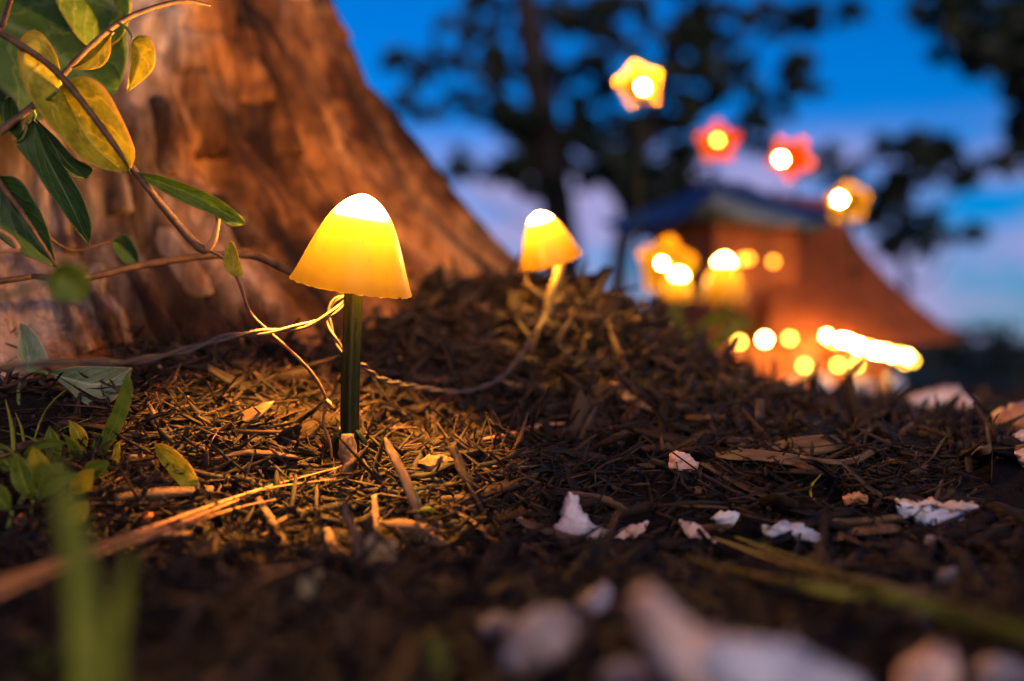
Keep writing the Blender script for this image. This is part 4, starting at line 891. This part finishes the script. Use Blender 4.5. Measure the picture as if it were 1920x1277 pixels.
def flower(label, c, facing, size, npet, pet_mat, bulb_mat, bulb_r, stem_base, roll=0, wide=.55, bulb_off=(0, 0), cup=None):
    root = empty('flower_lamp', stem_base, label, 'garden lamp')
    facing = Vector(facing).normalized(); q = facing.to_track_quat('Z', 'Y').to_matrix().to_4x4(); T = Matrix.Translation(c) @ q
    for k in range(npet):
        a = 2 * math.pi * k / npet + roll; v, f = [], []; nu, nv = 9, 7
        for sd in (0, 1):
            for i in range(nu):
                u = i / (nu - 1); w = size * wide * (math.sin(math.pi * (u * .86 + .08)) ** .65) * .58
                for j in range(nv):
                    s = j / (nv - 1) * 2 - 1; rr = size * (.08 + .92 * u) - abs(s) ** 3 * size * .10 * u
                    x, y, z = rr, s * w, size * (.30 * u * u + .10 * s * s) - sd * .0008
                    v.append(T @ Vector((x * math.cos(a) - y * math.sin(a), x * math.sin(a) + y * math.cos(a), z)))
        N = nu * nv
        for i in range(nu - 1):
            for j in range(nv - 1):
                A, B, C_, D = i * nv + j, i * nv + j + 1, (i + 1) * nv + j + 1, (i + 1) * nv + j
                f.append((A, B, C_, D)); f.append((N + D, N + C_, N + B, N + A))
        rim = list(range(nv)) + [i * nv + nv - 1 for i in range(1, nu)] + [(nu - 1) * nv + j for j in range(nv - 2, -1, -1)] + [i * nv for i in range(nu - 2, 0, -1)]
        for k2 in range(len(rim)):
            A, B = rim[k2], rim[(k2 + 1) % len(rim)]; f.append((A, B, N + B, N + A))
        mesh('petal', v, f, pet_mat, root)
    bz = size * (.46 if cup else .26); bp = T @ Vector((bulb_off[0], bulb_off[1], bz))
    if cup:  # added cup: keeps the strong bulb off the petals and leaks a glow
        cr_ = bulb_r * 2.3; cv, cf, _ = lathe_geo([(.0012, bz * .15), (cr_ * .55, bz * .35), (cr_ * .85, bz * .65), (cr_, bz - .0004), (cr_ - .0006, bz - .0002), (cr_ * .80, bz * .66), (cr_ * .5, bz * .38), (.001, bz * .2)], 20)
        mesh('added_light_shield', [T @ (p + Vector((bulb_off[0], bulb_off[1], 0))) for p in cv], cf, cup, root)
    holder = tube('lamp_holder', [T @ Vector((0, 0, -.008)), T @ Vector((0, 0, 0)), bp], [.004, .005, bulb_r * .7], M_STEM, root, 8, 10)
    o = link('bulb', ico(bulb_r), bulb_mat, holder); o.matrix_basis = Matrix.Translation(bp)
    e = T @ Vector((0, 0, -.008)); bb = Vector(stem_base) - Vector((0, 0, .01))
    tube('stem', [e, e.lerp(bb, .3) + Vector((0, .01, 0)), e.lerp(bb, .7), bb], [.0025, .003, .003, .003], M_STEM, root, 30, 8)
    # two narrow leaves on the stem
    for s, t in ((-1, .45), (1, .62)):
        p0 = e.lerp(bb, t); tube('leaf', [p0, p0 + Vector((s * .02, 0, .025)), p0 + Vector((s * .035, 0, .03)), p0 + Vector((s * .05, -.005, .02))], [.002, .007, .006, .0008], L_DARK, root, 10, 8, .2)
    return root
def stand(px, d):
    p = P(px, 640, d); p.z = ground(p.x, p.y); return p
lamps()
def flowers():
    d = 1.5
    flower('tall yellow flower lamp standing highest against the sky', P(1196, 166, d), (.1, -1, .15), .036, 5, M_PETAL_Y, M_BULB_H, .0034, stand(1205, d), .5, .75, (.004, -.006), M_SHIELD_H)
    d = 1.70
    flower('red flower lamp over the roof, its petals pointing down', P(1344, 272, d), (-.05, -1, .1), .041, 5, M_PETAL_R, M_BULB_Y, .0050, stand(1330, 2.25), math.pi / 2, .62, (0, .004))
    flower('red flower lamp above the roof horn with white-hot bulb', P(1482, 300, d), (-.35, -1, .1), .041, 5, M_PETAL_R, M_BULB, .0036, stand(1560, 2.25), .9, .62, (-.014, -.004), M_SHIELD)
    flower('yellow flower lamp at the roof corner of the little house', P(1590, 384, d), (-.45, -1, .15), .037, 5, M_PETAL_Y, M_BULB, .0040, stand(1640, 2.2), .3, .85, (-.012, .004), M_SHIELD)
    d = 1.25
    flower('low yellow flower lamp at the top of the mulch slope', P(1246, 503, d), (.1, -1, .1), .040, 5, M_PETAL_Y, M_BULB, .0026, stand(1240, d), .2, .8, (-.008, .002), M_SHIELD)
flowers()

# ---------------------------------------------------------------- twisted cable
def cable(name, pts, label, r=.00095, tw=.011, n=260, mat=None):
    path = catmull(pts, n); o = empty(name, pts[-1], label, 'cable'); acc = 0; fr = []
    for i, p in enumerate(path):
        t = (path[min(i + 1, n - 1)] - path[max(i - 1, 0)]).normalized(); a = t.cross(Vector((0, 0, 1))).normalized(); b = a.cross(t)
        if i: acc += (p - path[i - 1]).length
        fr.append((p, a, b, acc))
    for s in (0, math.pi):
        pp = [p + (a * math.cos(2 * math.pi * l / tw + s) + b * math.sin(2 * math.pi * l / tw + s)) * r * 1.02 for p, a, b, l in fr]
        v, f, uv = tube_geo(pp, r, 7); mesh('wire_strand', v, f, mat or M_WIRE, o, True, uv)
cable('light_cable', [P(-120, 700, .30), P(0, 690, .325), P(120, 681, .345), P(240, 680, .365), P(340, 660, .385), P(430, 632, .40), P(510, 622, .415), P(570, 612, .425), P(620, 590, .432), P(650, 566, .436), P(662, 552, .436)], 'twisted grey cable running from the left into the lamp cap', .00078, .036)
cable('light_cable', [P(650, 556, .445), P(628, 566, .446), P(616, 590, .447), P(620, 618, .447), P(636, 650, .447), P(652, 672, .448), P(680, 686, .455), P(715, 712, .475), P(790, 728, .50), P(870, 735, .515), P(935, 712, .532), P(975, 670, .548), P(1000, 628, .565), P(1026, 590, .595)], 'twisted cable looping from the large lamp to the smaller lamp', .00070, .022)
cable('light_cable', [P(1028, 590, .612), P(1080, 600, .70), P(1150, 598, .85), P(1230, 612, 1.0), P(1285, 622, 1.17)], 'cable continuing over the slope behind the smaller lamp', .0009, .012)

# ---------------------------------------------------------------- little house
def house():
    d = 1.98; cx = (1455 - CX) / F * d; base = Vector((cx, d, 0)); base.z = ground(base.x, base.y) - .004
    zz = lambda py: CAM_H + (CY - py) / F * 1.85
    root = empty('fairy_house', base, 'little wooden house with flared shingle roof, upturned upper roof and lit windows', 'miniature house')
    M_WALL = mat_noise('orange_brown_boards', [(0.25, (0.08, 0.019, 0.004)), (0.55, (0.21, 0.055, 0.011)), (0.8, (0.30, 0.09, 0.02))], 30, .7, .6, .002, stretch=(1, 1, .2))
    M_ROOF = mat_noise('cedar_shingle', [(0.25, (0.08, 0.018, 0.004)), (0.55, (0.22, 0.055, 0.010)), (0.8, (0.32, 0.09, 0.018))], 40, .75, .7, .003)
    M_SLATE = mat_noise('blue_slate', [(0.25, (0.016, 0.042, 0.12)), (0.55, (0.028, 0.070, 0.19)), (0.8, (0.05, 0.10, 0.25))], 40, .6, .6, .002)
    M_WIN = mat_emit('lit_window', (1.0, 0.42, 0.08), .6)
    yaw = R(28); rot = Matrix.Rotation(yaw, 3, 'Z')
    def W(x, y, z): return rot @ Vector((x, y, 0)) + Vector((base.x, base.y, z))
    def flared(name, z0, z1, w0, w1, power, lift, mat, rows=14, nseg=12, parent=root, thick=.006):
        """four-sided concave roof in stepped shingle courses; eave half-width w0 at z0 up to w1 at z1; corners lifted"""
        v, f = [], []
        prof = []
        for i in range(rows):
            for e in (0, 1):
                t = (i + e) / rows; w = w1 + (w0 - w1) * (1 - t) ** power; z = z0 + (z1 - z0) * t
                prof.append((w + (thick if e == 0 else 0), z + (0 if e == 0 else .001), t))
        per = []
        for (w, z, t) in prof:
            for s in range(4):
                for k in range(nseg):
                    u = k / nseg * 2 - 1; c, sn = math.cos(s * math.pi / 2), math.sin(s * math.pi / 2)
                    x, y = u * w, -w
                    zl = z + lift * (abs(u) ** 3) * (1 - t) ** 2
                    v.append(W(x * c - y * sn, x * sn + y * c, zl + .0012 * noise.noise((x * 90, y * 90, t * 30))))
        n = 4 * nseg
        for i in range(len(prof) - 1):
            for k in range(n): f.append((i * n + k, i * n + (k + 1) % n, (i + 1) * n + (k + 1) % n, (i + 1) * n + k))
        f.append(tuple((len(prof) - 1) * n + k for k in range(n))); f.append(tuple(range(n))[::-1])
        return mesh(name, v, f, mat, parent, False)
    def box(name, x0, x1, y0, y1, z0, z1, mat, parent=root):
        v = [W(x, y, z) for z in (z0, z1) for y in (y0, y1) for x in (x0, x1)]
        return mesh(name, v, [(0, 2, 3, 1), (4, 5, 7, 6), (0, 1, 5, 4), (1, 3, 7, 5), (3, 2, 6, 7), (2, 0, 4, 6)], mat, parent, False)
    gz = base.z - .02; ze = zz(648); zt = zz(362); zu = zz(440)
    box('wall', -.15, .15, -.15, .15, gz, ze + .02, M_WALL)
    lr = flared('lower_roof', ze, zt, .240, .082, 1.55, .012, M_ROOF, 22)
    tube('finial', [W(0, 0, zt - .004), W(0, 0, zt + .012), W(0, 0, zt + .03)], [.014, .010, .002], M_ROOF, lr, 8, 10)
    # wing with the upturned blue roof
    wc = P(1352, 640, 1.83); b0 = base.copy(); base.x, base.y = wc.x, wc.y
    wg = box('wing_wall', -.092, .092, -.092, .092, gz, zu + .03, M_WALL)
    for s in range(9):                           # upright boards on the two sides in view
        x = -.084 + .168 * s / 8
        box('board', x - .0095, x + .0095, -.0965, -.0922, gz, zu + .004, M_WALL, wg); box('board', .0922, .0965, x - .0095, x + .0095, gz, zu + .004, M_WALL, wg)
    ur = flared('upper_roof', zu, zz(350), .158, .030, 1.15, .030, M_SLATE, 10, 20)
    tube('finial', [W(0, 0, zz(350) - .004), W(0, 0, zz(342)), W(0, 0, zz(334))], [.010, .007, .002], M_SLATE, ur, 8, 10)
    base.x, base.y = b0.x, b0.y
    for (sx, a) in ((-.075, 0), (.045, 0), (.0, 1)):
        if a == 0: fr = box('window', sx - .028, sx + .028, -.156, -.1502, ze - .055, ze - .008, M_PALE); box('pane', sx - .023, sx + .023, -.1585, -.1562, ze - .050, ze - .013, M_WIN, fr)
        else: fr = box('window', .1502, .156, -.04, .04, ze - .055, ze - .008, M_PALE); box('pane', .1562, .1585, -.034, .034, ze - .050, ze - .013, M_WIN, fr)
    dr = box('door', -.018, .012, -.157, -.1502, gz + .015, ze - .02, M_ROOF)
    # garland of bulbs round the lower eave
    g = empty('string_lights', W(.21, -.21, ze), 'garland of warm bulbs hung along the lower eave of the little house', 'string lights')
    pts = []
    gz_ = []
    bulbs = [(1356, 652, 1.64, M_BULB, .0022), (1387, 643, 1.63, M_BULB_Y, .0048), (1434, 638, 1.62, M_BULB_Y, .0060), (1481, 636, 1.62, M_BULB_Y, .0050)]
    bulbs[2] = (1434, 638, 1.62, M_BULB_W, .0058)
    for k in range(15):
        t = k / 14; hot = k in (3, 6, 9)
        bulbs.append((1548 + 150 * t + random.uniform(-3, 3), 634 + 36 * t + random.uniform(-4, 4), 1.62 + .10 * t, M_BULB_G if hot else random.choice((M_BULB_Y, M_BULB_W)), random.choice((.0030, .0034)) if hot else random.choice((.0036, .0046, .0052))))
    bulbs += [(1704, 670, 1.74, M_BULB_Y, .004), (1712, 678, 1.78, M_BULB_Y, .0035), (1696, 682, 1.76, M_BULB_Y, .0030)]
    bm_me = {}
    wire = [P(1330, 662, 1.66)]
    for (px, py, dd, m, r) in bulbs:
        key = (m.name, r)
        if key not in bm_me: bm_me[key] = ico(r, 2)
        o = link('bulb', bm_me[key], m, g); o.matrix_basis = Matrix.Translation(P(px, py, dd)); wire.append(P(px, py, dd) + Vector((0, .002, r)))
    tube('wire', wire, .0016, M_STEM, g, 120, 6)
    # shorter string under the eave and the one pinned on the upper wall
    g2 = empty('string_lights', P(1560, 690, 1.70), 'three amber bulbs strung below the eave garland at window height', 'string lights')
    w2 = [P(1470, 672, 1.72)]
    for (px, py) in ((1508, 687), (1571, 686), (1606, 686)):
        o = link('bulb', ico(.0046), M_BULB_Y, g2); o.matrix_basis = Matrix.Translation(P(px, py, 1.64)); w2.append(P(px, py, 1.64) + Vector((0, .002, .004)))
    tube('wire', w2 + [P(1650, 672, 1.74)], .0015, M_STEM, g2, 40, 6)
    g3 = empty('string_lights', P(1400, 488, 1.84), 'dim orange bulbs strung across the upper wall of the house', 'string lights')
    w3 = [P(1320, 480, 1.70)]
    for (px, py, m) in ((1346, 500, M_BULB_O), (1392, 488, M_BULB_O), (1404, 486, M_BULB_O), (1450, 492, M_BULB_O)):
        o = link('bulb', ico(.0052), m, g3); o.matrix_basis = Matrix.Translation(P(px, py, 1.69)); w3.append(P(px, py, 1.69) + Vector((0, .002, .004)))
    tube('wire', w3 + [P(1490, 470, 1.74)], .0014, M_STEM, g3, 40, 6)
house()

# ---------------------------------------------------------------- background trees and shrubs
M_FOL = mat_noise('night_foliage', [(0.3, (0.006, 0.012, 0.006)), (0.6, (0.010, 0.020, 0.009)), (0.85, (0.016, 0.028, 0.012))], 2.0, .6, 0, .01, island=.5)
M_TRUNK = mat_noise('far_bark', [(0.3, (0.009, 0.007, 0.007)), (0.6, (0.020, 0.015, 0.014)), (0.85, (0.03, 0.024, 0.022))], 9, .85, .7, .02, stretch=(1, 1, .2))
def crown_mesh(name, clumps, leaf_sz, per, parent, lacy=False):
    """small leaf quads gathered in loose clumps: (centre, radius xyz)"""
    C, S = [], []
    sub = []
    for (c, r) in clumps:
        for k in range(9):
            o_ = Vector((random.gauss(0, .8) * r[0], random.gauss(0, .6) * r[1], random.gauss(0, .8) * r[2])); q_ = random.uniform(.14, .46); sub.append((Vector(c) + o_, (r[0] * q_, r[1] * q_, r[2] * q_)))
    for (c, r) in (sub if lacy else clumps):
        k = max(10, int(per * (r[0] * r[2]))); 
        d_ = rng.normal(0, .5, (k, 3)) * np.array(r); C.append(np.array(c) + d_)
    C = np.concatenate(C); n = len(C)
    a = rng.normal(0, 1, (n, 3)); a /= np.linalg.norm(a, axis=1)[:, None]; b = rng.normal(0, 1, (n, 3)); b -= a * (a * b).sum(1)[:, None]; b /= np.linalg.norm(b, axis=1)[:, None]
    s = leaf_sz * rng.uniform(.6, 1.4, (n, 1))
    q = np.stack([C - a * s, C + b * s * .45, C + a * s, C - b * s * .45], 1).reshape(-1, 3)
    me = bpy.data.meshes.new(name); f = np.arange(n * 4).reshape(-1, 4)
    me.vertices.add(len(q)); me.vertices.foreach_set('co', q.ravel().astype(np.float32)); me.loops.add(n * 4); me.loops.foreach_set('vertex_index', f.ravel().astype(np.int32))
    me.polygons.add(n); me.polygons.foreach_set('loop_start', np.arange(0, n * 4, 4, dtype=np.int32)); me.update(calc_edges=True)
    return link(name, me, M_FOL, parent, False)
def bg_tree(label, d, trunk_px, rad_px, clumps_px, leaf_sz, per):
    """trunk_px: list of (px, py) bottom to top; clumps: (px, py, rx px, ry px)"""
    sc = d / F
    b = P(trunk_px[0][0], 640, d); b.z = ground(b.x, b.y)
    root = empty('background_tree', b, label, 'tree')
    path = [b - Vector((0, 0, .1))] + [P(px, py, d) for px, py in trunk_px[1:]]
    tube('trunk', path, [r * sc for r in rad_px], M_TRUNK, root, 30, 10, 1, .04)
    tp = catmull(path, 40); cl_ = []
    for (px, py, rx, ry) in clumps_px:
        dd = d + random.uniform(-.5, .5) * d * .09; c = P(px, py, dd); cl_.append((c, (rx * sc, rx * sc, ry * sc)))
        # branch from the trunk to the clump
        a = min((p for p in tp if p.z < c.z + .1 * d), key=lambda p: (p - c).length + abs(p.z - (c.z - .12 * d)) * .6, default=tp[0])
        tube('branch', [a, a.lerp(c, .5) + Vector((0, 0, -.02 * d)), c], [max(.004 * d * .4, .0055 * d * .4), .0030 * d * .4, .0010 * d * .4], M_TRUNK, root, 10, 6)
    crown_mesh('crown', cl_, leaf_sz, per * 1.6, root, True)
def backdrop():
    A = [(870, 75, 28, 26), (850, 110, 24, 20), (805, 135, 22, 16), (930, 112, 26, 20), (880, 170, 45, 26), (910, 205, 60, 22), (790, 205, 50, 14), (740, 118, 16, 14),
         (960, 215, 40, 26), (985, 60, 40, 50), (900, 10, 40, 14), (1080, 20, 60, 26), (1090, 110, 50, 20), (1060, 150, 60, 26), (1130, 60, 40, 26), (1000, 260, 36, 30),
         (1070, 260, 60, 40), (1040, 300, 50, 34), (960, 320, 34, 16), (1120, 180, 40, 24), (1160, 20, 46, 20), (1030, 350, 34, 20), (860, 315, 26, 16)]
    bg_tree('tall dark tree with leaning trunk behind the smaller mushroom lamp', 11.0, [(1070, 700), (1058, 480), (1040, 360), (1020, 230), (1000, 110), (985, 0), (975, -160)], [36, 32, 34, 31, 28, 25, 18], A, .11, 2600)
    B = [(1200, 20, 50, 30), (1270, 60, 50, 26), (1330, 30, 60, 22), (1260, 130, 50, 30), (1400, 60, 60, 24), (1480, 20, 70, 20), (1380, 140, 50, 30), (1310, 200, 50, 26), (1500, 145, 34, 30),
         (1550, 35, 40, 18), (1430, 200, 40, 24), (1240, 230, 60, 60), (1200, 300, 70, 60), (1140, 330, 40, 50), (1180, 270, 40, 40), (1270, 330, 30, 30), (1350, 170, 36, 20), (1410, 250, 34, 26), (1290, -40, 90, 30), (1220, 370, 40, 24)]
    bg_tree('dark spreading tree behind the flower lamps and the house', 9.0, [(1160, 700), (1160, 520), (1180, 400), (1200, 280), (1235, 160), (1290, 60), (1340, -60), (1370, -200)], [22, 20, 20, 18, 15, 12, 9, 6], B, .095, 3200)
    C_ = [(1700, 270, 34, 22), (1720, 310, 60, 34), (1690, 360, 40, 30), (1760, 335, 50, 26), (1800, 325, 50, 18), (1660, 420, 30, 22), (1720, 430, 40, 18), (1800, 440, 40, 14), (1640, 400, 24, 20), (1850, 305, 36, 14), (1690, 470, 30, 14), (1540, 300, 44, 24), (1570, 330, 30, 24)]
    bg_tree('small rounded dark tree right of the little house', 14.0, [(1690, 700), (1700, 560), (1690, 450), (1705, 340), (1715, 280)], [9, 8, 7, 5, 3], C_, .12, 1900)
    D = [(1740, 10, 40, 18), (1790, 20, 46, 26), (1770, 50, 30, 20), (1830, 75, 44, 34), (1880, 30, 60, 40), (1900, 100, 40, 34), (1860, -40, 120, 40), (1815, 110, 30, 20), (1905, 210, 20, 40), (1895, 60, 50, 30), (1960, 160, 60, 80), (1950, 250, 40, 50), (1940, 310, 30, 20)]
    bg_tree('dark tree with low hanging boughs and trunk at the clearing edge', 8.0, [(2120, 720), (2070, 560), (1990, 380), (1935, 250), (1925, 120), (1950, -40), (1960, -200)], [30, 26, 26, 24, 22, 18, 12], D, .095, 3000)
    labs = ['low dark shrub just right of the house eave lights', 'broad dark shrub beyond the amber-lit shell', 'shrub with ragged top at the clearing edge', 'far low bush beneath the small rounded tree', 'distant hedge bush under the low hanging boughs']
    for (px, py, rx, ry, d), lab in zip([(1770, 675, 40, 30, 4.2), (1850, 690, 60, 50, 4.4), (1930, 680, 50, 50, 4.0), (1720, 640, 60, 22, 12.0), (1850, 628, 60, 20, 14.0)], labs):
        sc = d / F; g = P(px, 640, d); g.z = ground(g.x, g.y); s = empty('shrub', g, lab, 'shrub')
        for k in range(7):
            a = random.uniform(-1, 1); tube('stem', [g - Vector((0, 0, .02)), g + Vector((a * rx * sc * .4, random.uniform(-.5, .5) * rx * sc * .4, ry * sc * .6)), g + Vector((a * rx * sc * .9, random.uniform(-.5, .5) * rx * sc, ry * sc * random.uniform(1, 1.6)))], [.004 * d * .3, .003 * d * .3, .001 * d * .3], M_TRUNK, s, 10, 6)
        c0 = P(px, py, d); n = 9; cl_ = []
        for k in range(n): cl_.append((c0 + Vector((random.uniform(-1, 1) * rx * sc, random.uniform(-.5, .5) * rx * sc, random.uniform(-.8, .7) * ry * sc)), (rx * sc * .42,) * 2 + (ry * sc * .5,)))
        crown_mesh('crown', cl_, .012 * d * .55, 3500 if d < 6 else 500, s)
backdrop()
